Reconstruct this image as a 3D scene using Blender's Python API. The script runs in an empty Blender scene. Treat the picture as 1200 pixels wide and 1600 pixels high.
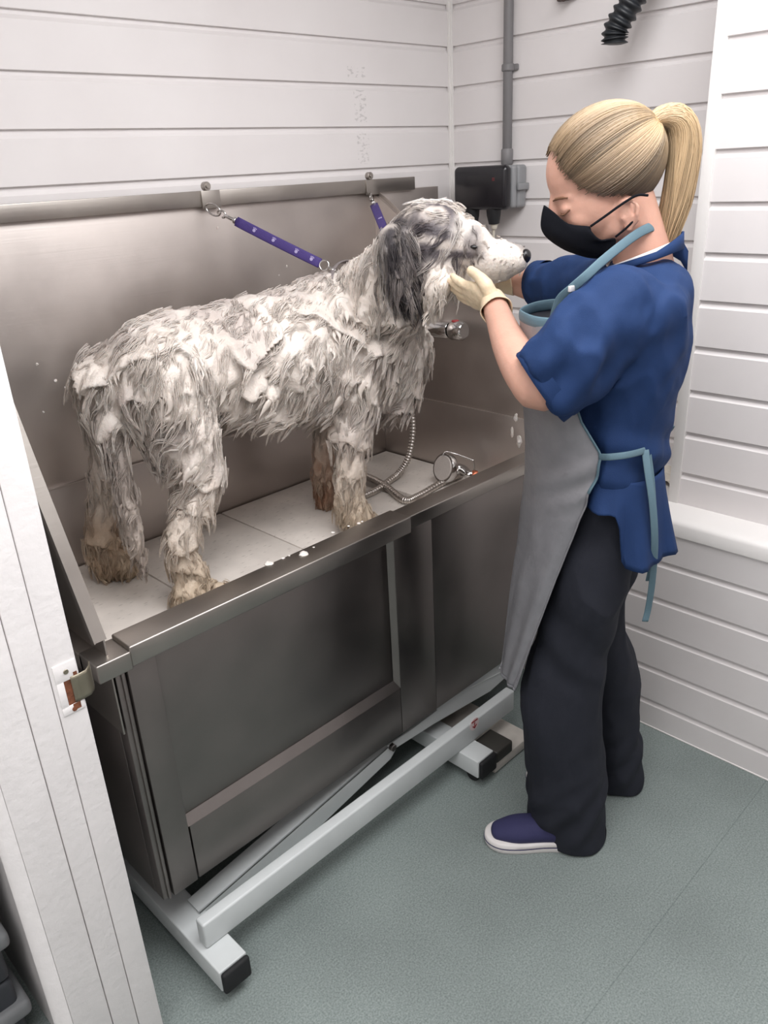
import bpy, bmesh, math, random
import numpy as np
from mathutils import Matrix, Vector
random.seed(7)
SC = bpy.context.scene
COL = SC.collection
# ------------------------------------------------------------------ camera
CAM_R = np.array([[0.70468417, -0.70782574, -0.04901979],
                  [-0.3134263, -0.24856358, -0.91650428],
                  [0.63654079, 0.66121015, -0.39701002]])
CAM_F = 1246.36
CAM_C = np.array([-2.243, -1.911, 1.58])
cd = bpy.data.cameras.new('camera'); cam = bpy.data.objects.new('camera', cd); COL.objects.link(cam)
cd.sensor_fit = 'VERTICAL'; cd.sensor_height = 36.0; cd.lens = CAM_F / 1600 * 36.0
cd.clip_start = 0.02
m = Matrix.Identity(4)
for i in range(3):
    m[i][0] = CAM_R[0][i]; m[i][1] = -CAM_R[1][i]; m[i][2] = -CAM_R[2][i]; m[i][3] = CAM_C[i]
cam.matrix_world = m
SC.camera = cam
# ------------------------------------------------------------------ world, lights, exposure
W = bpy.data.worlds.new('world'); SC.world = W; W.use_nodes = True
W.node_tree.nodes['Background'].inputs[0].default_value = (1.0, 0.98, 0.96, 1)
W.node_tree.nodes['Background'].inputs[1].default_value = 0.45
SC.view_settings.view_transform = 'Standard'; SC.view_settings.look = 'None'
SC.view_settings.gamma = 1.0; SC.view_settings.exposure = 0.60
SC.view_settings.use_curve_mapping = False
def area(name, loc, target, sx, sy, power, col=(1, 1, 1)):
    l = bpy.data.lights.new(name, 'AREA'); l.shape = 'RECTANGLE'; l.size = sx; l.size_y = sy; l.energy = power; l.color = col
    o = bpy.data.objects.new(name, l); COL.objects.link(o); o.location = loc
    o.rotation_euler = (Vector(target) - Vector(loc)).to_track_quat('-Z', 'Y').to_euler()
    return o
area('ceiling_light', (-1.15, -1.45, 2.40), (-1.15, -1.45, 0), 1.5, 1.2, 26, (0.985, 0.985, 1.0))
area('corridor_light', (-2.75, -1.7, 2.40), (-2.7, -1.7, 0), 1.0, 1.6, 20, (0.99, 0.985, 1.0))

# ------------------------------------------------------------------ picture-to-place helpers
def ray(px, py):
    return CAM_R.T @ np.array([(px - 600) / CAM_F, (py - 800) / CAM_F, 1.0])
def at(px, py, axis, val):
    r = ray(px, py); return CAM_C + (val - CAM_C[axis]) / r[axis] * r
F0 = np.array([-.83, -1.09, 0.0]); ER = np.array([.7061, -.7081, 0]); ED = np.array([.7081, .7061, 0]); UZ = np.array([0, 0, 1.0])
def wp(px, py, d=0.0):                       # point at depth d behind the groomer's own upright plane
    r = ray(px, py); return CAM_C + ((F0 - CAM_C) @ ED + d) / (r @ ED) * r
def sc_at(P):
    return CAM_F / (CAM_R @ (np.asarray(P) - CAM_C))[2]
def uz(P):
    q = P - F0; return q @ ER, q @ ED, P[2]
def U(u, d, z):
    return F0 + ER * u + ED * d + UZ * z
nrm = lambda v: v / (np.linalg.norm(v, axis=-1, keepdims=True) + 1e-12)

# ------------------------------------------------------------------ noise
def vhash(i, j, k):
    n = (i * 374761393 + j * 668265263 + k * 2147483647 * 3 + 1013904223) & 0xffffffff
    n = ((n ^ (n >> 13)) * 1274126177) & 0xffffffff
    return ((n ^ (n >> 16)) & 0xffff) / 65535.0
def vnoise(P):
    P = np.asarray(P, float); f = np.floor(P).astype(np.int64); t = P - f; t = t * t * (3 - 2 * t)
    r = 0
    for a in (0, 1):
        for b in (0, 1):
            for c in (0, 1):
                w = (t[..., 0] if a else 1 - t[..., 0]) * (t[..., 1] if b else 1 - t[..., 1]) * (t[..., 2] if c else 1 - t[..., 2])
                r = r + w * vhash(f[..., 0] + a, f[..., 1] + b, f[..., 2] + c)
    return r
def fbm(P, o=3):
    return sum(vnoise(np.asarray(P) * 2 ** i + 17.3 * i) * .5 ** i for i in range(o)) / sum(.5 ** i for i in range(o))

# ------------------------------------------------------------------ materials
def new_mat(name):
    mt = bpy.data.materials.new(name); mt.use_nodes = True
    nt = mt.node_tree; return mt, nt, nt.nodes['Principled BSDF']
def node(nt, typ, **kw):
    n = nt.nodes.new(typ)
    for k, v in kw.items(): setattr(n, k, v)
    return n
def lin(c):
    return tuple(((v / 255) / 12.92 if v / 255 < .04045 else ((v / 255 + .055) / 1.055) ** 2.4) for v in c) + (1,)
def mat(name, rgb, rough=.6, metal=0., var=.0, vscale=8., bump=0., bscale=60., stretch=(1, 1, 1), spec=.5, coat=0., sss=0.):
    mt, nt, b = new_mat(name); L = nt.links.new
    c = lin(rgb)
    b.inputs['Base Color'].default_value = c; b.inputs['Roughness'].default_value = rough; b.inputs['Metallic'].default_value = metal
    b.inputs['Specular IOR Level'].default_value = spec; b.inputs['Coat Weight'].default_value = coat
    if sss:
        b.inputs['Subsurface Weight'].default_value = sss; b.inputs['Subsurface Radius'].default_value = (.02, .008, .005)
    tc = node(nt, 'ShaderNodeTexCoord'); mp = node(nt, 'ShaderNodeMapping'); mp.inputs['Scale'].default_value = stretch
    L(tc.outputs['Object'], mp.inputs[0])
    if var:
        n = node(nt, 'ShaderNodeTexNoise'); n.inputs['Scale'].default_value = vscale; n.inputs['Detail'].default_value = 5
        L(mp.outputs[0], n.inputs[0])
        r = node(nt, 'ShaderNodeMapRange'); r.inputs[1].default_value = .3; r.inputs[2].default_value = .7
        r.inputs[3].default_value = 1 - var; r.inputs[4].default_value = 1 + var; L(n.outputs[0], r.inputs[0])
        x = node(nt, 'ShaderNodeMix', data_type='RGBA', blend_type='MULTIPLY'); x.inputs[0].default_value = 1
        x.inputs[6].default_value = c; L(r.outputs[0], x.inputs[7]); L(x.outputs[2], b.inputs['Base Color'])
    if bump:
        n = node(nt, 'ShaderNodeTexNoise'); n.inputs['Scale'].default_value = bscale; n.inputs['Detail'].default_value = 4
        L(mp.outputs[0], n.inputs[0])
        bu = node(nt, 'ShaderNodeBump'); bu.inputs['Strength'].default_value = bump; bu.inputs['Distance'].default_value = .004
        L(n.outputs[0], bu.inputs['Height']); L(bu.outputs[0], b.inputs['Normal'])
    return mt
def attr_mat(name, rough=.6, spec=.4, bump=0., sss=0., aniso=False):
    mt, nt, b = new_mat(name); L = nt.links.new
    a = node(nt, 'ShaderNodeAttribute'); a.attribute_name = 'Col'
    L(a.outputs['Color'], b.inputs['Base Color']); b.inputs['Roughness'].default_value = rough
    b.inputs['Specular IOR Level'].default_value = spec
    if sss:
        b.inputs['Subsurface Weight'].default_value = sss; b.inputs['Subsurface Radius'].default_value = (.012, .008, .006)
    if bump:
        tc = node(nt, 'ShaderNodeTexCoord'); n = node(nt, 'ShaderNodeTexNoise'); n.inputs['Scale'].default_value = 160; n.inputs['Detail'].default_value = 4
        L(tc.outputs['Object'], n.inputs[0]); bu = node(nt, 'ShaderNodeBump'); bu.inputs['Strength'].default_value = bump
        bu.inputs['Distance'].default_value = .003; L(n.outputs[0], bu.inputs['Height']); L(bu.outputs[0], b.inputs['Normal'])
    return mt

# ------------------------------------------------------------------ mesh builders: every builder returns (verts, faces)
def merge(parts):
    V = []; Fc = []; o = 0
    for v, f in parts:
        v = np.asarray(v, float).reshape(-1, 3); V.append(v); Fc += [tuple(int(i) + o for i in q) for q in f]; o += len(v)
    return np.vstack(V), Fc
def frames(pts, ref):
    pts = np.asarray(pts, float); t = np.gradient(pts, axis=0); t = nrm(t)
    A = np.empty_like(pts)
    for i in range(len(pts)):
        a = np.asarray(ref, float) if i == 0 else A[i - 1]
        a = a - t[i] * (a @ t[i])
        if np.linalg.norm(a) < 1e-4: a = np.cross(t[i], [.3, .5, .8])
        A[i] = nrm(a)
    return t, A, np.cross(t, A)
def rings_mesh(R, cap0=True, cap1=True):
    R = np.asarray(R); S, n, _ = R.shape; V = R.reshape(-1, 3); F = []
    for s in range(S - 1):
        for k in range(n):
            a = s * n + k; b = s * n + (k + 1) % n
            F.append((a, b, b + n, a + n))
    ex = []
    if cap0: F.append(tuple(range(n - 1, -1, -1)))
    if cap1: F.append(tuple((S - 1) * n + k for k in range(n)))
    return V, F
def spline(pts, n):
    pts = np.asarray(pts, float); k = len(pts); out = []
    P = np.vstack([2 * pts[0] - pts[1], pts, 2 * pts[-1] - pts[-2]])
    for q in np.linspace(0, k - 1 - 1e-9, n):
        i = int(q); t = q - i; a, b, c, d = P[i:i + 4]
        out.append(.5 * ((2 * b) + (-a + c) * t + (2 * a - 5 * b + 4 * c - d) * t * t + (-a + 3 * b - 3 * c + d) * t ** 3))
    return np.array(out)
def tube(pts, ra, rb=None, ref=(0, 0, 1), n=16, smooth=0, cap=True):
    pts = np.asarray(pts, float); ra = np.broadcast_to(np.asarray(ra, float), (len(pts),)); rb = ra if rb is None else np.broadcast_to(np.asarray(rb, float), (len(pts),))
    if smooth:
        q = spline(np.hstack([pts, ra[:, None], rb[:, None]]), smooth); pts, ra, rb = q[:, :3], np.maximum(q[:, 3], 1e-4), np.maximum(q[:, 4], 1e-4)
    t, A, B = frames(pts, ref); a = np.linspace(0, 2 * math.pi, n, endpoint=False)
    R = pts[:, None] + A[:, None] * (ra[:, None] * np.cos(a))[..., None] + B[:, None] * (rb[:, None] * np.sin(a))[..., None]
    return rings_mesh(R, cap, cap)
def capsule(pts, ra, rb=None, ref=(0, 0, 1), n=14, smooth=0):      # tube with rounded ends
    pts = np.asarray(pts, float); ra = np.broadcast_to(np.asarray(ra, float), (len(pts),)).copy(); rb = ra.copy() if rb is None else np.broadcast_to(np.asarray(rb, float), (len(pts),)).copy()
    if smooth:
        q = spline(np.hstack([pts, ra[:, None], rb[:, None]]), smooth); pts, ra, rb = q[:, :3], np.maximum(q[:, 3], 1e-4), np.maximum(q[:, 4], 1e-4)
    t0 = nrm(pts[0] - pts[1]); t1 = nrm(pts[-1] - pts[-2]); P = []; a_ = []; b_ = []
    for k in (0.03, .35, .65, .88):
        c = math.sqrt(1 - k * k); P.append(pts[0] + t0 * c * min(ra[0], rb[0])); a_.append(ra[0] * k); b_.append(rb[0] * k)
    P += list(pts); a_ += list(ra); b_ += list(rb)
    for k in (.88, .65, .35, .03):
        c = math.sqrt(1 - k * k); P.append(pts[-1] + t1 * c * min(ra[-1], rb[-1])); a_.append(ra[-1] * k); b_.append(rb[-1] * k)
    return tube(P, a_, b_, ref, n)
def ellipsoid(c, r, ax=None, nu=20, nv=12):
    ax = np.eye(3) if ax is None else np.asarray(ax, float); R = []
    for v in np.linspace(.02, math.pi - .02, nv):
        a = np.linspace(0, 2 * math.pi, nu, endpoint=False)
        R.append(np.stack([r[0] * math.sin(v) * np.cos(a), r[1] * math.sin(v) * np.sin(a), np.full(nu, -r[2] * math.cos(v))], 1) @ ax + np.asarray(c))
    return rings_mesh(R)
def box(x0, x1, y0, y1, z0, z1, bev=.0, seg=2):
    bm = bmesh.new(); bmesh.ops.create_cube(bm, size=1)
    for v in bm.verts: v.co = ((x0 + x1) / 2 + v.co.x * (x1 - x0), (y0 + y1) / 2 + v.co.y * (y1 - y0), (z0 + z1) / 2 + v.co.z * (z1 - z0))
    if bev: bmesh.ops.bevel(bm, geom=list(bm.edges), offset=bev, segments=seg, profile=.5, affect='EDGES')
    bm.verts.index_update(); V = [tuple(v.co) for v in bm.verts]; F = [tuple(v.index for v in f.verts) for f in bm.faces]; bm.free()
    return V, F
def prism(poly, axis, a, b):                 # polygon in the two other axes, pulled from a to b along axis
    V = []; n = len(poly)
    for h in (a, b):
        for p in poly:
            q = list(p); q.insert(axis, h); V.append(q)
    F = [tuple(range(n - 1, -1, -1)), tuple(range(n, 2 * n))] + [(i, (i + 1) % n, n + (i + 1) % n, n + i) for i in range(n)]
    return V, F
def cyl(p0, p1, r, n=24, r1=None, bev=.15):
    p0 = np.asarray(p0, float); p1 = np.asarray(p1, float); r1 = r if r1 is None else r1
    L = np.linalg.norm(p1 - p0); e = min(bev * r, .2 * L); t = (p1 - p0) / L
    return tube([p0, p0 + t * e, p1 - t * e, p1], [r - e * .8, r, r1, r1 - e * .8], n=n, ref=(.3, .5, .8))
def grid(G, close=False):
    G = np.asarray(G); a, b, _ = G.shape; F = []
    for i in range(a - 1):
        for j in range(b if close else b - 1):
            k = (j + 1) % b
            F.append((i * b + j, i * b + k, (i + 1) * b + k, (i + 1) * b + j))
    return G.reshape(-1, 3), F
def mk(name, vf, mt, parent=None, smooth=True, col=None, autosmooth=None, solid=0., subd=0):
    V, F = vf
    me = bpy.data.meshes.new(name); me.from_pydata([tuple(v) for v in np.asarray(V, float)], [], F); me.update()
    bm = bmesh.new(); bm.from_mesh(me); bmesh.ops.recalc_face_normals(bm, faces=bm.faces); bm.to_mesh(me); bm.free()
    if smooth: me.polygons.foreach_set('use_smooth', [True] * len(me.polygons))
    me.materials.append(mt)
    if col is not None:
        a = me.color_attributes.new('Col', 'FLOAT_COLOR', 'POINT'); c = np.ones((len(me.vertices), 4)); c[:, :3] = col; a.data.foreach_set('color', c.ravel())
    if smooth and autosmooth:
        me.set_sharp_from_angle(angle=math.radians(autosmooth))
    o = bpy.data.objects.new(name, me); COL.objects.link(o)
    if solid:
        s_ = o.modifiers.new('s', 'SOLIDIFY'); s_.thickness = solid; s_.offset = 0
    if subd:
        s_ = o.modifiers.new('u', 'SUBSURF'); s_.levels = subd; s_.render_levels = subd
    if parent is not None: o.parent = parent
    return o
def mkhard(name, vf, mt, parent=None): return mk(name, vf, mt, parent, True, None, 35)
def blend(parts, voxel=.005, it=6, fac=.5):  # grow several closed shapes into one continuous surface
    V, F = merge(parts); me = bpy.data.meshes.new('tmp'); me.from_pydata([tuple(v) for v in V], [], F); me.update()
    bm = bmesh.new(); bm.from_mesh(me); bmesh.ops.recalc_face_normals(bm, faces=bm.faces); bm.to_mesh(me); bm.free()
    o = bpy.data.objects.new('tmp', me); COL.objects.link(o)
    r = o.modifiers.new('r', 'REMESH'); r.mode = 'VOXEL'; r.voxel_size = voxel
    s_ = o.modifiers.new('s', 'SMOOTH'); s_.iterations = it; s_.factor = fac
    dg = bpy.context.evaluated_depsgraph_get(); me2 = bpy.data.meshes.new_from_object(o.evaluated_get(dg))
    bpy.data.objects.remove(o); bpy.data.meshes.remove(me)
    n = len(me2.vertices); V = np.empty(n * 3); me2.vertices.foreach_get('co', V); N = np.empty(n * 3)
    me2.vertex_normals.foreach_get('vector', N)
    F = [tuple(p.vertices) for p in me2.polygons]; bpy.data.meshes.remove(me2)
    return V.reshape(-1, 3), F, N.reshape(-1, 3)
def thing(name, label, cat, loc=(0, 0, 0), group=None):
    o = bpy.data.objects.new(name, None); COL.objects.link(o); o.empty_display_size = .05
    tag(o, label, cat, group); THINGS.append((o, loc)); return o
def tag(o, label, cat, group=None):
    o['label'] = label; o['category'] = cat
    if group: o['group'] = group
    return o
THINGS = []
def struct(o):
    o['kind'] = 'structure'; return o

def strands(paths, rad, sides=3, wdir=None, flat=1.):
    """paths (N,S,3), rad (N,S) -> many tapered hairs as one mesh; the tip closes to a point"""
    paths = np.asarray(paths); N, S, _ = paths.shape
    t = nrm(np.gradient(paths, axis=1))
    if wdir is None: wdir = np.tile(np.array([.31, .52, .79]), (N, 1))
    A = np.cross(t, np.broadcast_to(wdir[:, None], t.shape)); A = nrm(A); B = np.cross(t, A)
    a = np.linspace(0, 2 * math.pi, sides, endpoint=False)
    V = paths[:, :, None] + A[:, :, None] * (rad[..., None] * np.cos(a) * flat)[..., None] + B[:, :, None] * (rad[..., None] * np.sin(a))[..., None]
    base = np.arange(N)[:, None, None] * S * sides; s_ = np.arange(S - 1)[None, :, None] * sides; k = np.arange(sides)[None, None, :]
    k2 = (k + 1) % sides
    Q = np.stack([base + s_ + k, base + s_ + k2, base + s_ + sides + k2, base + s_ + sides + k], -1).reshape(-1, 4)
    return V.reshape(-1, 3), Q
def mk_fast(name, V, Q, mt, parent, col):
    me = bpy.data.meshes.new(name); me.vertices.add(len(V)); me.vertices.foreach_set('co', np.ascontiguousarray(V, np.float32).ravel())
    me.loops.add(len(Q) * 4); me.loops.foreach_set('vertex_index', np.ascontiguousarray(Q, np.int32).ravel())
    me.polygons.add(len(Q)); me.polygons.foreach_set('loop_start', np.arange(0, len(Q) * 4, 4, dtype=np.int32))
    me.update(calc_edges=True); me.polygons.foreach_set('use_smooth', np.ones(len(Q), bool))
    a = me.color_attributes.new('Col', 'FLOAT_COLOR', 'POINT'); c = np.ones((len(V), 4), np.float32); c[:, :3] = col; a.data.foreach_set('color', c.ravel())
    me.materials.append(mt); o = bpy.data.objects.new(name, me); COL.objects.link(o)
    if parent is not None: o.parent = parent
    return o

# ------------------------------------------------------------------ material library
M_wall = None
M_white = mat('white_gloss_paint', (228, 225, 222), .35, var=.02, vscale=6, bump=.06, bscale=40)
M_jamb = mat('white_jamb_paint', (236, 232, 231), .4, var=.03, vscale=14, bump=.25, bscale=70)
M_ceil = mat('ceiling_paint', (225, 223, 220), .8)
def steel(name, rgb, rough, stretch):
    mt, nt, b = new_mat(name); L = nt.links.new
    tc = node(nt, 'ShaderNodeTexCoord'); mp = node(nt, 'ShaderNodeMapping'); mp.inputs['Scale'].default_value = stretch
    L(tc.outputs['Object'], mp.inputs[0])
    n = node(nt, 'ShaderNodeTexNoise'); n.inputs['Scale'].default_value = 1; n.inputs['Detail'].default_value = 6; L(mp.outputs[0], n.inputs[0])
    n2 = node(nt, 'ShaderNodeTexNoise'); n2.inputs['Scale'].default_value = 5; n2.inputs['Detail'].default_value = 6; L(tc.outputs['Object'], n2.inputs[0])
    r = node(nt, 'ShaderNodeMapRange'); r.inputs[1].default_value = .3; r.inputs[2].default_value = .7; r.inputs[3].default_value = rough - .07; r.inputs[4].default_value = rough + .08
    L(n2.outputs[0], r.inputs[0]); L(r.outputs[0], b.inputs['Roughness'])
    r2 = node(nt, 'ShaderNodeMapRange'); r2.inputs[1].default_value = .3; r2.inputs[2].default_value = .7; r2.inputs[3].default_value = .88; r2.inputs[4].default_value = 1.1
    L(n2.outputs[0], r2.inputs[0])
    x = node(nt, 'ShaderNodeMix', data_type='RGBA', blend_type='MULTIPLY'); x.inputs[0].default_value = 1; x.inputs[6].default_value = lin(rgb); L(r2.outputs[0], x.inputs[7]); L(x.outputs[2], b.inputs['Base Color'])
    b.inputs['Metallic'].default_value = 1
    bu = node(nt, 'ShaderNodeBump'); bu.inputs['Strength'].default_value = .12; bu.inputs['Distance'].default_value = .001; L(n.outputs[0], bu.inputs['Height']); L(bu.outputs[0], b.inputs['Normal'])
    return mt
M_steel = steel('brushed_steel_sheet', (196, 188, 183), .46, (3, 3, 260))
M_steelF = steel('brushed_steel_front', (138, 132, 129), .40, (3, 200, 300))
M_rim = steel('worn_steel_edge', (168, 162, 156), .38, (4, 200, 200))
M_chrome = mat('chrome', (200, 198, 196), .12, 1.0)
M_frame = mat('pale_grey_powder_coat', (196, 200, 200), .42, var=.05, vscale=9)
M_black = mat('black_plastic', (26, 27, 30), .5)
M_rubber = mat('black_rubber', (22, 23, 25), .75)
# ------------------------------------------------------------------ the room
PITCH = .1142; Z0 = 1.6925
def wall_material(name, marks):
    mt, nt, b = new_mat(name); L = nt.links.new
    tc = node(nt, 'ShaderNodeTexCoord'); n = node(nt, 'ShaderNodeTexNoise'); n.inputs['Scale'].default_value = 3; n.inputs['Detail'].default_value = 5
    L(tc.outputs['Object'], n.inputs[0])
    cr = node(nt, 'ShaderNodeValToRGB'); cr.color_ramp.elements[0].position = .3; cr.color_ramp.elements[1].position = .7
    cr.color_ramp.elements[0].color = lin((222, 217, 216)); cr.color_ramp.elements[1].color = lin((229, 225, 224)); L(n.outputs[0], cr.inputs[0])
    out = cr.outputs[0]
    if marks:                                # faint grey ink residue on three boards of the back wall
        sep = node(nt, 'ShaderNodeSeparateXYZ'); L(tc.outputs['Object'], sep.inputs[0])
        nz = node(nt, 'ShaderNodeTexNoise'); nz.inputs['Scale'].default_value = 1; nz.inputs['Detail'].default_value = 3
        mp = node(nt, 'ShaderNodeMapping'); mp.inputs['Scale'].default_value = (60, 1, 130); L(tc.outputs['Object'], mp.inputs[0]); L(mp.outputs[0], nz.inputs[0])
        th = node(nt, 'ShaderNodeMapRange'); th.inputs[1].default_value = .52; th.inputs[2].default_value = .62; L(nz.outputs[0], th.inputs[0])
        tot = None
        for (x0, x1, z0, z1) in marks:
            prev = th.outputs[0]
            for sock, lo, hi in ((0, x0, x1), (2, z0, z1)):
                g = node(nt, 'ShaderNodeMath', operation='GREATER_THAN'); L(sep.outputs[sock], g.inputs[0]); g.inputs[1].default_value = lo
                l = node(nt, 'ShaderNodeMath', operation='LESS_THAN'); L(sep.outputs[sock], l.inputs[0]); l.inputs[1].default_value = hi
                for q in (g, l):
                    mu = node(nt, 'ShaderNodeMath', operation='MULTIPLY'); L(prev, mu.inputs[0]); L(q.outputs[0], mu.inputs[1]); prev = mu.outputs[0]
            if tot is None: tot = prev
            else:
                ad = node(nt, 'ShaderNodeMath', operation='ADD'); L(tot, ad.inputs[0]); L(prev, ad.inputs[1]); tot = ad.outputs[0]
        sc = node(nt, 'ShaderNodeMath', operation='MULTIPLY'); L(tot, sc.inputs[0]); sc.inputs[1].default_value = .3
        x = node(nt, 'ShaderNodeMix', data_type='RGBA'); L(sc.outputs[0], x.inputs[0]); L(out, x.inputs[6]); x.inputs[7].default_value = lin((120, 118, 116)); out = x.outputs[2]
    L(out, b.inputs['Base Color']); b.inputs['Roughness'].default_value = .38; b.inputs['Specular IOR Level'].default_value = .4
    return mt
M_wall = wall_material('white_painted_boards', None)
M_wallb = wall_material('white_painted_boards_marked', [(-.455, -.385, 1.822, 1.85), (-.437, -.387, 1.705, 1.79), (-.432, -.382, 1.59, 1.676)])
def board_profile(z0, z1, depth=.008):       # (offset into the room, z) from bottom to top; each board ends under a shadow gap
    pr = [(0, z0)]; k = math.floor((z0 - Z0) / PITCH) - 1
    while True:
        zk = Z0 + k * PITCH; k += 1
        if zk - .02 > z1 - .004: break
        if zk - .019 < z0 + .004: continue
        pr += [(0, zk - .0185), (-.002, zk - .0165), (-depth, zk - .0095), (-depth, zk), (-.0008, min(zk, z1 - .002) + .0002), (0, min(zk, z1 - .002) + .0012)]
    pr.append((0, z1)); return pr
def boards(name, along, fixed, a, b, z0, z1, sign, mt):
    """boarded wall: along = axis index the boards run, fixed = plane value, sign = direction into the room"""
    pr = board_profile(z0, z1); G = []
    for e in np.linspace(a, b, 3):
        row = []
        for off, z in pr:
            p = [0, 0, z]; p[along] = e; p[1 - along] = fixed + sign * off; row.append(p)
        G.append(row)
    back = []
    V, F = grid(G); V = list(map(tuple, V))
    # a solid wall: back face and ends
    th = -sign * .08; n = len(V); q = []
    for e, z in ((a, z0), (b, z0), (b, z1), (a, z1)):
        p = [0, 0, z]; p[along] = e; p[1 - along] = fixed + th; q.append(tuple(p))
    V += q; F.append((n, n + 1, n + 2, n + 3))
    m_ = len(pr); F.append(tuple(range(m_)) + (n + 3, n)); F.append(tuple(2 * m_ + i for i in range(m_)) + (n + 2, n + 1))
    F.append((0, m_, 2 * m_, n + 1, n)); F.append((m_ - 1, 2 * m_ - 1, 3 * m_ - 1, n + 2, n + 3))
    return struct(mk(name, (V, F), mt, None, False))
CEIL = 2.42
boards('wall_back', 0, 0.0, -1.94, 0.0, 0, CEIL, -1, M_wallb)
boards('wall_right', 1, 0.0, -1.35, 0.0, .2, CEIL, -1, M_wall)
boards('wall_right_lower', 1, -.358, -2.9, -.02, 0, .636, -1, M_wall)
boards('wall_right_upper', 1, -.258, -2.9, -1.022, .68, CEIL, -1, M_wall)
struct(mkhard('trim_1', merge([box(-.262, -.17, -1.022, -.993, .684, CEIL, .002)]), M_white))          # end post of the upper boarding
struct(mkhard('trim_2', merge([box(-.006, .004, -.012, .004, .7, CEIL, .002), box(-.012, .004, -.006, .004, .7, CEIL, .002)]), M_white))   # caulked corner bead
# ledge above the lower boarding, with a rounded, slightly uneven nose
nose = []
for yv in np.linspace(-2.9, -.02, 40):
    w = .0025 * (fbm(np.array([[yv * 5, 1, 2]]))[0] - .5)
    nose.append([(.0, yv, .69), (-.2, yv, .69), (-.34, yv, .684 + w), (-.355 + w, yv, .680 + w), (-.3625 + w, yv, .670), (-.3625 + w, yv, .638), (-.355, yv, .636), (0, yv, .636)])
struct(mk('trim_3', grid(nose, True), M_white, None, True, None, 40))
struct(mkhard('baseboard_right', box(-.3605, -.352, -2.9, -.02, 0.0, .004, .001), M_white))
# floor: teal grey vinyl with grit and a welded seam
mt, nt, b = new_mat('teal_grey_safety_vinyl'); L = nt.links.new
tc = node(nt, 'ShaderNodeTexCoord')
n1 = node(nt, 'ShaderNodeTexNoise'); n1.inputs['Scale'].default_value = 260; n1.inputs['Detail'].default_value = 2; L(tc.outputs['Object'], n1.inputs[0])
n2 = node(nt, 'ShaderNodeTexNoise'); n2.inputs['Scale'].default_value = 3.2; n2.inputs['Detail'].default_value = 5; L(tc.outputs['Object'], n2.inputs[0])
cr = node(nt, 'ShaderNodeValToRGB'); cr.color_ramp.elements[0].position = .32; cr.color_ramp.elements[1].position = .68
cr.color_ramp.elements[0].color = lin((108, 118, 116)); cr.color_ramp.elements[1].color = lin((139, 148, 145)); L(n1.outputs[0], cr.inputs[0])
r = node(nt, 'ShaderNodeMapRange'); r.inputs[1].default_value = .3; r.inputs[2].default_value = .7; r.inputs[3].default_value = .86; r.inputs[4].default_value = 1.1; L(n2.outputs[0], r.inputs[0])
x = node(nt, 'ShaderNodeMix', data_type='RGBA', blend_type='MULTIPLY'); x.inputs[0].default_value = 1; L(cr.outputs[0], x.inputs[6]); L(r.outputs[0], x.inputs[7])
sp = node(nt, 'ShaderNodeSeparateXYZ'); L(tc.outputs['Object'], sp.inputs[0])
a1 = node(nt, 'ShaderNodeMath', operation='ADD'); L(sp.outputs[1], a1.inputs[0]); a1.inputs[1].default_value = 1.395
a2 = node(nt, 'ShaderNodeMath', operation='ABSOLUTE'); L(a1.outputs[0], a2.inputs[0])
a3 = node(nt, 'ShaderNodeMath', operation='LESS_THAN'); L(a2.outputs[0], a3.inputs[0]); a3.inputs[1].default_value = .0012
a4 = node(nt, 'ShaderNodeMath', operation='MULTIPLY'); L(a3.outputs[0], a4.inputs[0]); a4.inputs[1].default_value = .35
x2 = node(nt, 'ShaderNodeMix', data_type='RGBA'); L(a4.outputs[0], x2.inputs[0]); L(x.outputs[2], x2.inputs[6]); x2.inputs[7].default_value = lin((70, 82, 82))
L(x2.outputs[2], b.inputs['Base Color']); b.inputs['Roughness'].default_value = .5; b.inputs['Specular IOR Level'].default_value = .35
bu = node(nt, 'ShaderNodeBump'); bu.inputs['Strength'].default_value = .15; bu.inputs['Distance'].default_value = .001; L(n1.outputs[0], bu.inputs['Height']); L(bu.outputs[0], b.inputs['Normal'])
M_floor = mt
struct(mk('floor', box(-3.6, 0.1, -3.2, .1, -.06, 0), M_floor, None, False))
struct(mk('ceiling', box(-3.6, 0.1, -3.2, .1, CEIL, CEIL + .06), M_ceil, None, False))
struct(mk('wall_front', box(-1.94, 0.1, -3.0, -2.9, 0, CEIL), M_wall, None, False))
# left wall with the doorway the photograph is taken through
LW = merge([box(-2.012, -1.868, -.79, .1, 0, CEIL), box(-2.012, -1.868, -3.0, -2.0, 0, CEIL), box(-2.012, -1.868, -2.0, -.79, 2.06, CEIL)])
struct(mk('wall_left', LW, M_wall, None, False))
jy = -.80
# far jamb: lining with stop and hairline joints, then the moulded architrave on the corridor side
struct(mkhard('trim_4', merge([box(-1.9035, -1.860, jy, -.785, 0, 2.06, .0015), box(-1.9475, -1.9045, jy + .0015, -.785, 0, 2.06, .002), box(-2.012, -1.9485, jy + .004, -.785, 0, 2.06, .002)]), M_jamb))
ar = []
for k in range(9):
    a = math.pi * k / 8; ar.append((-2.0125 - .026 * math.sin(a), jy + .012 + .004 - .012 * math.cos(a) if k < 5 else jy + .012 + .034 * (k - 4) / 4))
ar += [(-2.0125, jy + .047)]
struct(mk('trim_5', prism([(p[0], p[1]) for p in ar], 2, 0, 2.1), M_jamb, None, True, None, 40))
struct(mkhard('trim_6', box(-2.03, -1.86, -2.02, -2.0, 0, 2.06, .002), M_jamb))
struct(mk('wall_corridor', box(-3.6, -3.5, -3.2, .1, 0, CEIL), M_wall, None, False))
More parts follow.
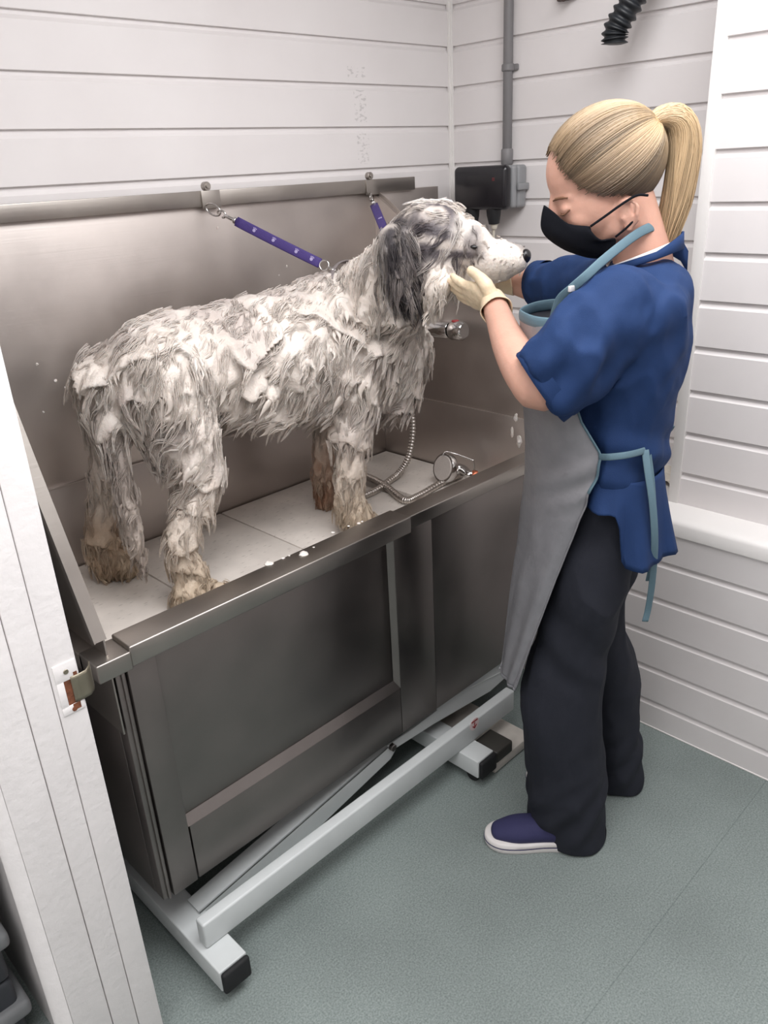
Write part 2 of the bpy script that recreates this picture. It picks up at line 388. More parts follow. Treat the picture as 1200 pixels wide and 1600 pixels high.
# strike plate in the jamb
sp_ = thing('strike_plate', 'rusty white-painted strike plate with a bent lip in the door jamb', 'latch plate', (-1.88, jy, .81))
M_lip = mat('dull_brass', (150, 143, 126), .35, .8, var=.1, vscale=30)
M_rust = mat('rust', (112, 66, 44), .9, var=.35, vscale=60, bump=.6, bscale=120)
def pl(px, py, off=0): return at(px, py, 1, jy - off)
pz0, pz1 = .808, .900
mkhard('plate', merge([box(-1.8985, -1.8625, jy - .0022, jy + .001, pz0, .823, .0006), box(-1.8985, -1.8625, jy - .0022, jy + .001, .868, pz1, .0006), box(-1.8985, -1.887, jy - .0022, jy + .001, .822, .869, .0006)]), M_jamb, sp_)
mk('latch_hole', merge([box(-1.889, -1.861, jy - .0012, jy + .001, .822, .869), box(-1.881, -1.869, jy - .0027, jy - .002, .812, .823), box(-1.870, -1.864, jy - .0027, jy - .002, .868, .878)]), M_rust, sp_, False)
lipr = []
for px, off in ((-1.876, .002), (-1.862, .0035), (-1.850, .002), (-1.841, -.006), (-1.835, -.018)):
    lipr.append([(px, jy - off, .825), (px, jy - off, .831), (px, jy - off, .866), (px, jy - off, .872)])
mk('lip', grid(lipr), M_lip, sp_, True, None, None, .002)
for zz in (.884, .814): mkhard('screw', merge([cyl((-1.88, jy - .0015, zz), (-1.88, jy - .0036, zz), .0042, 14)]), M_rust if zz < .85 else M_lip, sp_)
# stacked dark drawers outside the doorway
for i in range(3):
    z0 = .0 + i * .185
    dr = thing('storage_tray', ['dark grey plastic storage tray at the bottom of the stack behind the door frame', 'dark grey plastic storage tray in the middle of the stack behind the door frame', 'dark grey plastic storage tray on top of the stack behind the door frame'][i], 'tray', (-2.2, -.3, z0))
    tr = []
    M_tray = mat('dark_grey_plastic', (58, 61, 66), .4) if i == 0 else M_tray
    M_tray2 = mat('light_grey_plastic', (128, 130, 132), .35) if i == 0 else M_tray2
    mkhard('tray_body', box(-2.40, -2.052, -.615, -.2, z0 + .001, z0 + .1845, .012, 3), M_tray, dr)
    mkhard('tray_rim', box(-2.412, -2.036, -.632, -.19, z0 + .088, z0 + .126, .012, 3), M_tray2 if i < 2 else M_tray, dr)

# ------------------------------------------------------------------ electrics and dryer hose on the right wall
box_ = thing('socket_box', 'grey weatherproof double socket with a smoked black cover on the white boarding', 'socket box', (0, -.2, 1.5))
M_grey = mat('grey_abs', (138, 139, 141), .45)
mkhard('back_box', box(-.048, -.002, -.312, -.098, 1.44, 1.565, .010, 4), M_grey, box_)
mkhard('cover_hinge', box(-.074, -.05, -.312, -.098, 1.44, 1.565, .010, 4), M_grey, box_)
M_smoke = mat('smoked_black_cover', (30, 29, 33), .22, spec=.5)
mkhard('cover', box(-.112, -.076, -.311, -.099, 1.437, 1.567, .016, 5), M_smoke, box_)
mkhard('indicator', box(-.1128, -.111, -.268, -.258, 1.522, 1.532, .001), mat('dim_red_plastic', (96, 40, 44), .4), box_)
for yc in (-.158, -.245):
    mk('cable_hood', tube([(-.085, yc, 1.445), (-.085, yc, 1.42), (-.083, yc, 1.395)], [.024, .022, .017], [.024, .022, .017], ref=(0, 1, 0), n=16), M_black, box_, True, None, 40)
mkhard('screw_tab', box(-.06, -.004, -.322, -.3135, 1.492, 1.512, .003), M_grey, box_)
cb = mk('cable', tube([(-.083, -.158, 1.405), (-.082, -.160, 1.36), (-.06, -.166, 1.30), (-.03, -.17, 1.22), (-.018, -.17, 1.0), (-.016, -.17, .7)], .0032, n=8, smooth=24), M_black)
tag(cb, 'thin black power cable hanging from the left hood of the socket box', 'cable')
M_cream = mat('cream_flex', (206, 200, 186), .5)
cb = mk('cable', merge([tube([(-.083, -.245, 1.40), (-.083, -.244, 1.385), (-.078, -.239, 1.34), (-.06, -.225, 1.28), (-.03, -.21, 1.2), (-.02, -.20, 1.0), (-.02, -.2, .7)], .0045, n=8, smooth=24), cyl((-.083, -.246, 1.398), (-.083, -.245, 1.378), .013, 14, .009)]), M_cream)
tag(cb, 'white power cable hanging from the right hood of the socket box', 'cable')
M_conduit = mat('grey_conduit', (122, 120, 121), .5)
cn = thing('conduit', 'grey plastic conduit running up the wall from the socket box', 'conduit', (-.014, -.243, 1.57))
mk('pipe', cyl((-.016, -.243, 1.60), (-.016, -.243, CEIL), .0145, 20), M_conduit, cn, True, None, 50)
mk('adaptor', cyl((-.016, -.243, 1.566), (-.016, -.243, 1.612), .0185, 20), M_conduit, cn, True, None, 50)
mkhard('saddle_clip', merge([cyl((-.016, -.243, 1.826), (-.016, -.243, 1.846), .0195, 20), box(-.010, -.001, -.274, -.214, 1.827, 1.845, .004)]), M_conduit, cn)
hs = thing('dryer_hose', 'black corrugated dryer hose hanging high on the wall above the groomer', 'hose', (-.13, -.6, 1.9))
hp = spline([at(960, 70, 0, -.14), at(963, 45, 0, -.14), at(985, 5, 0, -.13), at(1010, -40, 0, -.11), at(1040, -110, 0, -.08)], 90)
hr = .030 + .0045 * np.sin(np.arange(90) * 2 * math.pi / 7)
hr[:2] = (.018, .026)
mk('corrugated_tube', tube(hp, hr, n=20), mat('black_hose', (30, 33, 37), .45), hs, True)
br = mkhard('bracket', merge([cyl(at(1010, -40, 0, -.11) - [0, 0, .01], at(1010, -40, 0, -.11) + [0, 0, .012], .038, 20), box(-.11, -.001, at(1010, -40, 0, -.11)[1] - .012, at(1010, -40, 0, -.11)[1] + .012, at(1010, -40, 0, -.11)[2] - .01, at(1010, -40, 0, -.11)[2] + .012, .002)]), M_black, hs)
p = at(880, 0, 0, -.03)
hk = mk('wall_hook', merge([box(-.02, -.001, p[1] - .03, p[1] + .03, p[2] + .001, p[2] + .05, .004), tube([(-.02, p[1] - .01, p[2] + .01), (-.045, p[1] - .012, p[2] + .0), (-.05, p[1] - .02, p[2] + .02)], .008, n=10)]), mat('dark_brown_metal', (74, 62, 58), .5), None, True, None, 40)
tag(hk, 'small dark brown hook high on the right wall, cut by the top edge', 'hook')
# crumpled cloth left on the ledge
cg = np.array([[(-.06 - .12 * i / 23 + .01 * math.sin(j), -1.0 + .17 * j / 23, .694) for j in range(24)] for i in range(24)], float)
q = fbm(cg * [34, 34, 1] + 3.1, 3); cg[..., 2] += .012 + .06 * np.abs(q - .5) * 2 * np.clip(1.25 - 1.6 * np.hypot((np.arange(24) - 11.5)[:, None] / 11.5, (np.arange(24) - 11.5)[None] / 11.5), .05, 1)
cl = mk('cloth', grid(cg), mat('off_white_cloth', (222, 214, 202), .9, var=.06, vscale=40), None, True, None, None, .003, 1)
tag(cl, 'small crumpled off-white cloth lying on the white ledge behind the groomer', 'cloth')
# ------------------------------------------------------------------ the dog bath
bath = thing('dog_bath', 'raised stainless steel dog grooming bath on a pale grey lift frame', 'bath', (-1.08, -.38, 0))
XL, XR, YF, YB = -1.76, -.40, -.70, -.03
# back splash: lower sheet, upper sheet lapped over it
mkhard('back_panel', merge([box(XL, -.405, YB - .004, -.012, .896, 1.515, .001), box(-.405, -.11, YB - .004, -.012, 1.30, 1.512, .001), box(XL, -.412, YB - .0095, YB - .003, .8955, .8995, .0008)]), M_steel, bath)
mkhard('basin_back', box(XL, -.405, YB - .008, -.016, .64, .899, .001), M_steel, bath)
rail = mkhard('top_rail', merge([box(XL - .2, -1.027, YB - .018, YB - .004, 1.508, 1.546, .002), box(-1.018, -.235, YB - .018, YB - .004, 1.508, 1.546, .002)]), M_rim, bath)
for xc in (-1.005, -.425):
    mkhard('rail_clip', merge([box(xc - .028, xc + .028, YB - .0215, YB - .0175, 1.503, 1.546, .001), cyl((xc - .006, YB - .02, 1.556), (xc - .006, YB - .004, 1.556), .011, 18), cyl((xc - .006, YB - .024, 1.556), (xc - .006, YB - .02, 1.556), .0055, 12)]), M_rim, bath)
# side splash guards: outline falls from the back to the front rim, edge folded into a flange
def guard(edge, xs, fl0, fl1):
    poly = [(YB, .64)] + [(a, b) for a, b in edge] + [(-.697, .64)]
    pts = spline([(0, a, b) for a, b in edge], 40); t = nrm(np.gradient(pts, axis=0)); nn = np.stack([0 * t[:, 0], -t[:, 2], t[:, 1]], 1); G = []
    for p, q in zip(pts, nn):
        G.append([(fl0, p[1], p[2]), (fl1, p[1], p[2]), (fl1, p[1] - q[1] * .012, p[2] - q[2] * .012), (fl1 + (.002 if fl0 < fl1 else -.002) * -1, p[1] - q[1] * .012, p[2] - q[2] * .012), (fl1 - (.002 if fl0 < fl1 else -.002), p[1] - q[1] * .003, p[2] - q[2] * .003), (fl0, p[1] - q[1] * .003, p[2] - q[2] * .003)])
    return merge([prism(poly, 0, xs, xs + .003), grid(G, True)])
mkhard('left_guard', guard([(YB, 1.505), (-.28, 1.502), (-.40, 1.46), (-.475, 1.345), (-.586, 1.098), (-.697, .845)], -1.772, -1.766, -1.792), M_rim, bath)
mkhard('right_guard', guard([(YB, 1.505), (-.12, 1.45), (-.35, 1.275), (-.53, 1.135), (-.60, 1.04), (-.697, .845)], -.408, -.411, -.396), M_steel, bath)
mkhard('right_lower_sheet', box(-.414, -.4085, -.66, YB - .008, .64, .893, .0008), M_steel, bath)
mkhard('left_basin_side', box(-1.768, -1.758, -.66, YB - .008, .64, .82, .001), M_steel, bath)
mkhard('basin_floor', box(-1.76, -.41, -.655, YB - .004, .635, .655, .002), M_steel, bath)
mkhard('basin_front', box(-1.76, -.41, -.66, -.652, .63, .80, .001), M_steel, bath)
# rims
mkhard('front_rim', box(-1.737, -1.005, -.716, -.648, .779, .8205, .0035, 3), M_rim, bath)
mkhard('fixed_rim', box(-1.007, -.39, -.708, -.650, .783, .8165, .003, 3), M_rim, bath)
mkhard('left_rim', merge([box(-1.802, -1.736, -.718, -.648, .776, .8125, .003, 3), box(-1.802, -1.766, -.66, YB, .776, .8095, .003, 3)]), M_rim, bath)
# front: corner post, recessed loading door with its sloped reveals, kick panel, fixed panel
mkhard('corner_post', merge([box(-1.742, -1.684, YF, -.66, .205, .781, .002), box(-1.764, -1.7435, YF + .006, -.66, .205, .779, .003), box(-1.754, -1.748, YF + .001, -.66, .205, .779, .001)]), M_steelF, bath)
mkhard('loading_door', box(-1.686, -1.062, -.686, -.672, .350, .79, .001), M_steelF, bath)
G = [[(-1.684, -.6865, .374), (-1.684, -.699, .352), (-1.684, -.690, .345)], [(-1.063, -.6865, .374), (-1.050, -.699, .352), (-1.05, -.69, .345)]]
mk('door_sill', grid(G), M_steelF, bath, False, None, None, .002)
G = [[(-1.063, -.6865, .374), (-1.052, -.7, .352)], [(-1.063, -.6865, .782), (-1.052, -.70, .782)]]
mk('door_reveal', grid(G), M_steelF, bath, False, None, None, .002)
mkhard('kick_panel', box(-1.681, -1.0525, YF, -.66, .207, .3515, .0018), M_steelF, bath)
mkhard('fixed_panel', merge([box(-1.051, -.9165, YF, -.66, .207, .785, .0018), box(-.9155, -.395, YF + .0004, -.66, .207, .785, .0015)]), M_steelF, bath)
mkhard('left_side_sheet', box(-1.764, -1.756, -.66, YB, .205, .79, .001), M_steelF, bath)
mkhard('right_side_sheet', box(-.41, -.398, -.66, YB, .205, .79, .001), M_steelF, bath)
mkhard('rear_sheet', box(XL, -.40, -.035, YB + .003, .205, .64, .001), M_steelF, bath)
# lift frame
for xc in (-1.706, -.868):
    fb = mkhard('foot_bar', box(xc - .034, xc + .034, -.832, -.12, .032, .088, .003, 3), M_frame, bath)
    mkhard('end_cap', box(xc - .0335, xc + .0335, -.846, -.8325, .0325, .0875, .006, 3), M_rubber, fb)
    for yc in (-.80, -.16):
        mk('castor', merge([cyl((xc - .022, yc, .0205), (xc - .002, yc, .0205), .0200, 20), cyl((xc + .002, yc, .0205), (xc + .022, yc, .0205), .0200, 20), cyl((xc, yc, .02), (xc, yc, .034), .012, 12)]), M_rubber, fb, True, None, 40)
beam = mkhard('front_beam', box(-1.726, -.652, -.768, -.738, .0885, .157, .005, 3), M_frame, bath)
mkhard('rear_beam', box(-1.722, -.600, -.20, -.14, .0885, .156, .005, 3), M_frame, bath)
Ya = -.682
def aplate(pix, y0, y1):                      # flat plate cut to an outline, standing in the plane y0..y1
    return prism([(q[0], q[2]) for q in (at(a_, b_, 1, y0) for a_, b_ in pix)], 1, y0, y1)
arm = mkhard('lift_arm', aplate([(312, 1426), (607, 1167), (618, 1172), (610, 1186), (470, 1320), (325, 1450)], Ya, Ya + .004), M_frame, bath)
q0, q1 = at(312, 1426, 1, Ya), at(607, 1167, 1, Ya)
mkhard('arm_flange', merge([prism([(Ya, 0), (Ya + .05, 0), (Ya + .05, -.003), (Ya, -.003)], 0, 0, 1)]), M_frame, arm)
fl_ = bpy.data.objects['arm_flange'].data
for v in fl_.vertices:
    t_ = v.co.x; v.co.x = q0[0] + (q1[0] - q0[0]) * t_; v.co.z += q0[2] + (q1[2] - q0[2]) * t_
arm2 = mkhard('lift_arm', aplate([(604, 1166), (640, 1142), (683, 1110), (683, 1092), (784, 1023), (800, 1040), (797, 1052), (766, 1080), (678, 1131), (620, 1168)], Ya, Ya + .004), M_frame, bath)
r0, r1 = at(684, 1092, 1, Ya), at(800, 1013, 1, Ya)
mkhard('arm_rib', cyl(at(700, 1092, 1, Ya) - [0, .001, 0], at(798, 1042, 1, Ya) - [0, .001, 0], .0022, 8), M_frame, arm2)
mkhard('cross_arm', prism([(-1.66, .19), (-1.62, .2), (-.62, .11), (-.62, .06)], 1, -.60, -.588), M_frame, bath)
mkhard('pivot_bolt', (lambda q: merge([cyl(q - [0, .012, 0], q, .011, 6), cyl(q - [0, .01, 0], q + [0, .09, 0], .007, 12)]))(at(611, 1166, 1, Ya)), M_steelF, bath)
mkhard('motor_housing', box(-1.02, -.91, -.56, -.40, .04, .12, .012, 3), M_black, bath)
# sticker with a red down arrow on the beam
M_red = mat('sticker_red', (150, 40, 44), .5); M_stk = mat('sticker_white', (222, 205, 205), .5)
stc = at(741, 1131, 1, -.7682)
st = mk('lift_sticker', cyl((stc[0], -.7682, stc[2]), (stc[0], -.7695, stc[2]), .0195, 28, bev=.05), M_stk, beam, True, None, 40); st['label'] = 'round white sticker with a red down arrow'
X0, Z_ = stc[0], stc[2]
def bar2(x0, z0, x1, z1, w): 
    d = np.array([x1 - x0, z1 - z0]); d = d / np.linalg.norm(d); n_ = np.array([-d[1], d[0]]) * w / 2
    return prism([(x0 + n_[0], z0 + n_[1]), (x1 + n_[0], z1 + n_[1]), (x1 - n_[0], z1 - n_[1]), (x0 - n_[0], z0 - n_[1])], 1, -.7702, -.7694)
mk('arrow', merge([bar2(X0, Z_ + .006, X0, Z_ - .013, .0035), bar2(X0 - .0085, Z_ - .004, X0 + .001, Z_ - .0135, .0035), bar2(X0 + .0085, Z_ - .004, X0 - .001, Z_ - .0135, .0035), bar2(X0 - .013, Z_ + .0105, X0 + .013, Z_ + .0105, .0045)]), M_red, st, False)
# pedal unit and base plate beside the right foot
pu = thing('foot_pedal', 'dark foot pedal box on a worn white base plate beside the right foot bar', 'pedal', (-.74, -.76, 0))
mkhard('base_plate', merge([box(-.83, -.655, -.835, -.56, .004, .036, .004), box(-.80, -.68, -.80, -.62, 0, .006, 0)]), mat('worn_white_metal', (196, 190, 182), .5, var=.12, vscale=25), pu)
mkhard('pedal_box', box(-.826, -.752, -.838, -.757, .0362, .075, .006, 3), mat('dark_olive_plastic', (52, 50, 46), .5), pu)
# slip mats
def mat_material():
    mt, nt, b = new_mat('perforated_grey_mat'); L = nt.links.new
    tc = node(nt, 'ShaderNodeTexCoord'); mp = node(nt, 'ShaderNodeMapping'); mp.inputs['Scale'].default_value = (38, 130, 1); L(tc.outputs['Object'], mp.inputs[0])
    v = node(nt, 'ShaderNodeTexVoronoi'); v.inputs['Scale'].default_value = 1; v.inputs['Randomness'].default_value = .55; L(mp.outputs[0], v.inputs[0])
    n2 = node(nt, 'ShaderNodeTexNoise'); n2.inputs['Scale'].default_value = 7; n2.inputs['Detail'].default_value = 5; L(tc.outputs['Object'], n2.inputs[0])
    cr = node(nt, 'ShaderNodeValToRGB'); cr.color_ramp.elements[0].position = .12; cr.color_ramp.elements[1].position = .32
    cr.color_ramp.elements[0].color = lin((178, 170, 162)); cr.color_ramp.elements[1].color = lin((220, 212, 204)); L(v.outputs['Distance'], cr.inputs[0])
    r = node(nt, 'ShaderNodeMapRange'); r.inputs[1].default_value = .3; r.inputs[2].default_value = .7; r.inputs[3].default_value = .82; r.inputs[4].default_value = 1.12; L(n2.outputs[0], r.inputs[0])
    x = node(nt, 'ShaderNodeMix', data_type='RGBA', blend_type='MULTIPLY'); x.inputs[0].default_value = 1; L(cr.outputs[0], x.inputs[6]); L(r.outputs[0], x.inputs[7])
    L(x.outputs[2], b.inputs['Base Color']); b.inputs['Roughness'].default_value = .38
    bu = node(nt, 'ShaderNodeBump'); bu.inputs['Strength'].default_value = .3; bu.inputs['Distance'].default_value = .001; L(v.outputs['Distance'], bu.inputs['Height']); L(bu.outputs[0], b.inputs['Normal'])
    return mt
M_mat = mat_material()
for (a, b_, lb) in ((-1.755, -1.4425, 'grey slip mat on the bath floor under the dog\'s hind feet'), (-1.4395, -1.1035, 'grey slip mat on the bath floor between the hind and front feet'), (-1.1005, -.690, 'grey slip mat on the bath floor under the dog\'s front feet'), (-.655, -.418, 'pale slip mat under the shower head at the right end of the bath')):
    tag(mkhard('slip_mat', box(a, b_, -.648, -.042, .6555, .680, .003), M_mat), lb, 'mat', 'slip mats in the dog bath')
# mixer tap on the right guard
tp = thing('mixer_tap', 'chrome bar mixer tap with a red dot on the steel end of the bath', 'tap', (-.41, -.3, 1.1))
tl = at(662, 514, 0, -.47); tr_ = at(724, 517, 0, -.47)
tdir = nrm(tr_ - tl)
mk('tap_body', cyl(tl - tdir * .10, tr_ - tdir * .05, .0245, 24), M_chrome, tp, True, None, 40)
mk('tap_handle', cyl(tr_ - tdir * .046, tr_ + tdir * .004, .0275, 24, bev=.3), M_chrome, tp, True, None, 40)
mk('red_marker', cyl(tr_ + [0, 0, .022] - tdir * .03, tr_ + [0, 0, .0292] - tdir * .03, .011, 16), M_red, tp, True, None, 40)
for f_ in (-.06, .02):
    q = tl + tdir * f_; mk('wall_inlet', cyl(q, [-.409, q[1], q[2]], .014, 18), M_chrome, tp, True, None, 40)
# flexible shower hose and its head
sh = thing('shower_hose', 'chrome flexible shower hose ending in a round-faced shower head on the bath mat', 'shower', (-.6, -.3, .7))
def on_mat(px, py): return at(px, py, 2, .691)
hp = spline([tl - tdir * .02 + [0, 0, -.02], at(638, 560, 0, -.50), at(641, 620, 0, -.51), at(645, 670, 0, -.52), at(638, 715, 0, -.55), at(618, 745, 0, -.60), on_mat(590, 765), on_mat(560, 778), on_mat(535, 785), on_mat(510, 780), on_mat(520, 755), on_mat(555, 742), on_mat(580, 748), on_mat(605, 762), on_mat(632, 782), on_mat(655, 775), on_mat(690, 755), on_mat(722, 741)], 620)
hp[:, 2] = np.maximum(hp[:, 2], .6918)
hp[470:, 2] = np.maximum(hp[470:, 2], .6918)
kk = np.arange(620)
cr_ = np.where((kk > 440), 0.0, 0.0)
mk('flexible_tube', tube(hp, .0100 + .0013 * np.sin(kk * 2 * math.pi / 4.0), n=12), mat('hose_chrome', (196, 190, 184), .32, 1.0), sh, True)
hc = at(692, 731, 2, .735); hx = at(738, 742, 2, .712)
fd = nrm(hc - hx); fd = nrm(np.array([fd[0], fd[1], .10])); fdir = nrm(nrm(CAM_C - hc) * .75 + fd * .8)
hd = mk('shower_head', merge([tube([hc, hc - fdir * .006, hc - fdir * .022, hc - fdir * .04, hc - fdir * .052], [.044, .047, .044, .028, .008], n=28), capsule([hc - fdir * .03, hc - fdir * .035 - fd * .03, hx + fd * .012, hx], [.018, .017, .014, .013], smooth=12)]), M_chrome, sh, True, None, 50)
mk('face_plate', merge([cyl(hc - fdir * .004, hc + fdir * .003, .038, 30)]), mat('pale_face_plate', (196, 188, 182), .4, var=.05, vscale=200), hd, True, None, 40)
mk('copper_end', cyl(hx + fd * .002, hx - fd * .016, .0145, 20), mat('copper', (176, 104, 78), .35, .8), hd, True, None, 40)
mk('wire_bail', tube(spline([hc + [0.0, .0, .040], hc + [.012, -.006, .050], (hc + hx) / 2 + [0, 0, .054], hx + [.0, .004, .048], hx + [0.004, -.002, .042], hx + [0.006, -.004, .0]], 40), .0022, n=8), M_chrome, hd)
# ------------------------------------------------------------------ the dog
dog = thing('dog', 'large soapy grey and white dog standing in the steel bath with its chin held', 'dog', (-1.15, -.34, .68))
def dy(px, py, Y): return at(px, py, 1, Y)
DOGP = []                                     # closed shapes that grow together into the body
# trunk: (px column, back line, belly line, mid Y, half width)
TR = [(165, 540, 680, -.300, .10), (215, 492, 690, -.308, .145), (270, 474, 690, -.315, .160), (340, 460, 692, -.325, .160), (410, 445, 694, -.335, .165), (480, 424, 688, -.345, .175), (545, 414, 676, -.36, .175), (596, 445, 655, -.375, .150), (622, 490, 628, -.385, .09)]
tp_, ra_, rb_ = [], [], []
for px, a, b_, Yc, ry in TR:
    A = dy(px, a, Yc); B = dy(px, b_, Yc - .06); B[0] = A[0]
    tp_.append([(A[0]), Yc, (A[2] + B[2]) / 2]); ra_.append((A[2] - B[2]) / 2 * .90); rb_.append(ry * .88)
DOGP.append(capsule(tp_, ra_, rb_, ref=(0, 0, 1), n=28, smooth=30))
def limb(pp, r, n=16, k=18): DOGP.append(capsule(pp, r, n=n, smooth=k))
paw_z = .703
hn = [dy(250, 590, -.36), dy(285, 680, -.39), dy(312, 745, -.415), dy(300, 800, -.43), dy(285, 845, -.435), dy(297, 900, -.442), dy(306, 925, -.447)]
limb(hn, [.115, .086, .054, .038, .033, .034, .036])
pw = dy(318, 935, -.462); pw[2] = paw_z; limb([hn[-1] - [0.01, 0, .0], pw + [.02, -.02, 0]], [.038, .034], k=6)
hf = [dy(190, 600, -.25), dy(172, 690, -.21), dy(166, 760, -.185), dy(160, 820, -.17), dy(168, 870, -.167)]
limb(hf, [.10, .050, .037, .034, .038])
pw2 = np.array([hf[-1][0] + .03, hf[-1][1] - .01, paw_z + .004]); limb([hf[-1] - [0, 0, .0], pw2], [.042, .043], k=6)
fn = [dy(560, 560, -.43), dy(553, 640, -.447), dy(550, 700, -.45), dy(548, 760, -.452), dy(550, 800, -.455)]
limb(fn, [.10, .058, .043, .036, .037])
pw3 = np.array([fn[-1][0] + .03, fn[-1][1] - .015, paw_z]); limb([fn[-1], pw3], [.040, .036], k=6)
ff = [dy(540, 600, -.28), dy(512, 680, -.262), dy(508, 740, -.255), dy(508, 775, -.25)]
limb(ff, [.08, .044, .034, .033])
pw4 = np.array([ff[-1][0] + .02, ff[-1][1] - .01, paw_z]); limb([ff[-1], pw4], [.034, .034], k=6)
tl_ = [dy(158, 585, -.30), dy(168, 640, -.335), dy(184, 710, -.35), dy(200, 790, -.352), dy(214, 855, -.352), dy(222, 885, -.352)]
limb(tl_, [.036, .030, .027, .023, .015, .006])
# chest ruff, neck and head (the head is turned towards the groomer)
DOGP.append(ellipsoid(dy(598, 560, -.40), (.085, .12, .16)))
nk = [dy(560, 525, -.38), dy(586, 476, -.42), wp(620, 434, .41), wp(650, 402, .385)]
limb(nk, [.142, .118, .093, .078], n=20)
Hs = wp(668, 386, .365); Hn = wp(818, 403, .285)
hf_ = nrm(Hn - Hs); hl_ = nrm(np.cross(UZ, hf_)); ht_ = np.cross(hf_, hl_)   # hl_ points to the dog's left ... far side
if hl_ @ ED > 0: hl_ = -hl_
def HP(f, l, t): return Hs + hf_ * f + hl_ * l + ht_ * t                     # head space: forward, near side, up
DOGP += [ellipsoid(HP(.015, 0, .012), (.105, .084, .084), [hf_, hl_, ht_]),
         ellipsoid(HP(.095, 0, .008), (.065, .064, .062), [hf_, hl_, ht_]),
         capsule([HP(.11, 0, -.006), HP(.155, 0, -.010), HP(.187, 0, -.008), HP(.204, 0, -.006)], [.055, .048, .043, .036], [.054, .045, .040, .034], ref=ht_, n=20, smooth=12),
         capsule([HP(.06, 0, -.045), HP(.125, 0, -.046), HP(.182, 0, -.036)], [.040, .030, .024], [.046, .036, .028], ref=ht_, n=16, smooth=8),
         ellipsoid(HP(.112, .036, .026), (.024, .015, .013), [hf_, hl_, ht_]), ellipsoid(HP(.112, -.036, .026), (.024, .015, .013), [hf_, hl_, ht_]),
         ellipsoid(HP(.02, .055, -.035), (.07, .035, .05), [hf_, hl_, ht_])]
# ears: the near one folds down over the cheek, the far one is flung up behind the crown
earN = [HP(-.052, .062, .040), HP(-.055, .086, .022), HP(-.042, .096, -.025), HP(-.026, .092, -.075), HP(-.016, .085, -.105)]
earF = [wp(700, 322, .40), wp(672, 320, .42), wp(640, 335, .435), wp(614, 362, .44)]
DOGP.append(capsule(earN, [.030, .038, .040, .028, .010], [.016, .014, .013, .012, .006], ref=hf_, n=14, smooth=12))
DOGP.append(capsule(earF, [.02, .022, .02, .010], [.014, .012, .011, .008], ref=hf_, n=12, smooth=10))
chinT = [wp(700, 430, .30), wp(684, 450, .262), wp(676, 470, .262), wp(672, 480, .268)]
DOGP.append(capsule(chinT, [.030, .030, .018, .008], n=12, smooth=10))
dV, dF, dN = blend(DOGP, .006, 6)
dN = nrm(dN)
# folds of lather: ridges stretched along the lie of the coat, warped so they break up and curl
hx = (dV - Hs) @ hf_; hd2 = np.linalg.norm(dV - Hs, axis=1)
onhead = (hd2 < .12) | ((hx > -.02) & (hd2 < .30) & (dV[:, 1] < -.50))
def folds(P, k=1.0):
    wv = np.stack([fbm(P * 7 + 11 * i, 2) - .5 for i in range(3)], 1)
    Q = P + wv * .10
    g = nrm(np.array([-.5, -.1, -.85])); e1 = nrm(np.cross(g, [0, 1, 0])); e2 = np.cross(g, e1)
    X = np.stack([Q @ g * 8, Q @ e1 * 21, Q @ e2 * 21], 1) * k
    return 1 - np.abs(2 * fbm(X, 2) - 1) * 2
rid = folds(dV); rid2 = folds(dV + 5, 2.0); lump = fbm(dV * 8, 2) - .5
def shingle(P):
    """phase of the overlapping sheets of lather sliding down the coat: 0 under an edge, 1 at the edge itself"""
    g = nrm(np.array([-.38, -.12, -1.0])); wv = fbm(P * 6.5 + 3, 3)
    return np.mod(P @ g * 8.5 + 3.4 * wv + .5 * fbm(P * 24, 2), 1.0)
shp = shingle(dV); sh_amp = np.clip((fbm(dV * 5 + 40, 2) - .36) * 4.5, 0, 1)
prof_ = np.where(shp < .86, (shp / .86) ** 1.7, np.clip(1 - (shp - .86) / .10, 0, 1) ** .8)
amp = np.where(onhead, 0, .030); amp = np.where(dV[:, 2] < .92, .012, amp); amp = np.where(dV[:, 2] > 1.31, np.minimum(amp, .010), amp)
ampn = np.where(onhead, .003, .009)
dV = dV + dN * (prof_ * sh_amp * amp - amp * .22 + (rid - .55) * ampn + (rid2 - .55) * ampn * .5 + lump * np.where(onhead, .004, np.where(dV[:, 2] < .95, .008, .026)))[:, None] + np.array([-.2, 0, -1]) * (prof_ * sh_amp * amp * .55)[:, None]
dV[:, 2] = np.maximum(dV[:, 2], .6815)
def segdist(P, pts):
    d = np.full(len(P), 9.)
    for a, b in zip(pts[:-1], pts[1:]):
        ab = b - a; t = np.clip((P - a) @ ab / (ab @ ab), 0, 1); d = np.minimum(d, np.linalg.norm(P - a - t[:, None] * ab, axis=1))
    return d
LIN = lambda *c: np.array(lin(c)[:3])
def mixc(a, b, w): return a + (b - a) * np.clip(w, 0, 1)[:, None]
earNp = np.array(earN); earFp = np.array(earF)
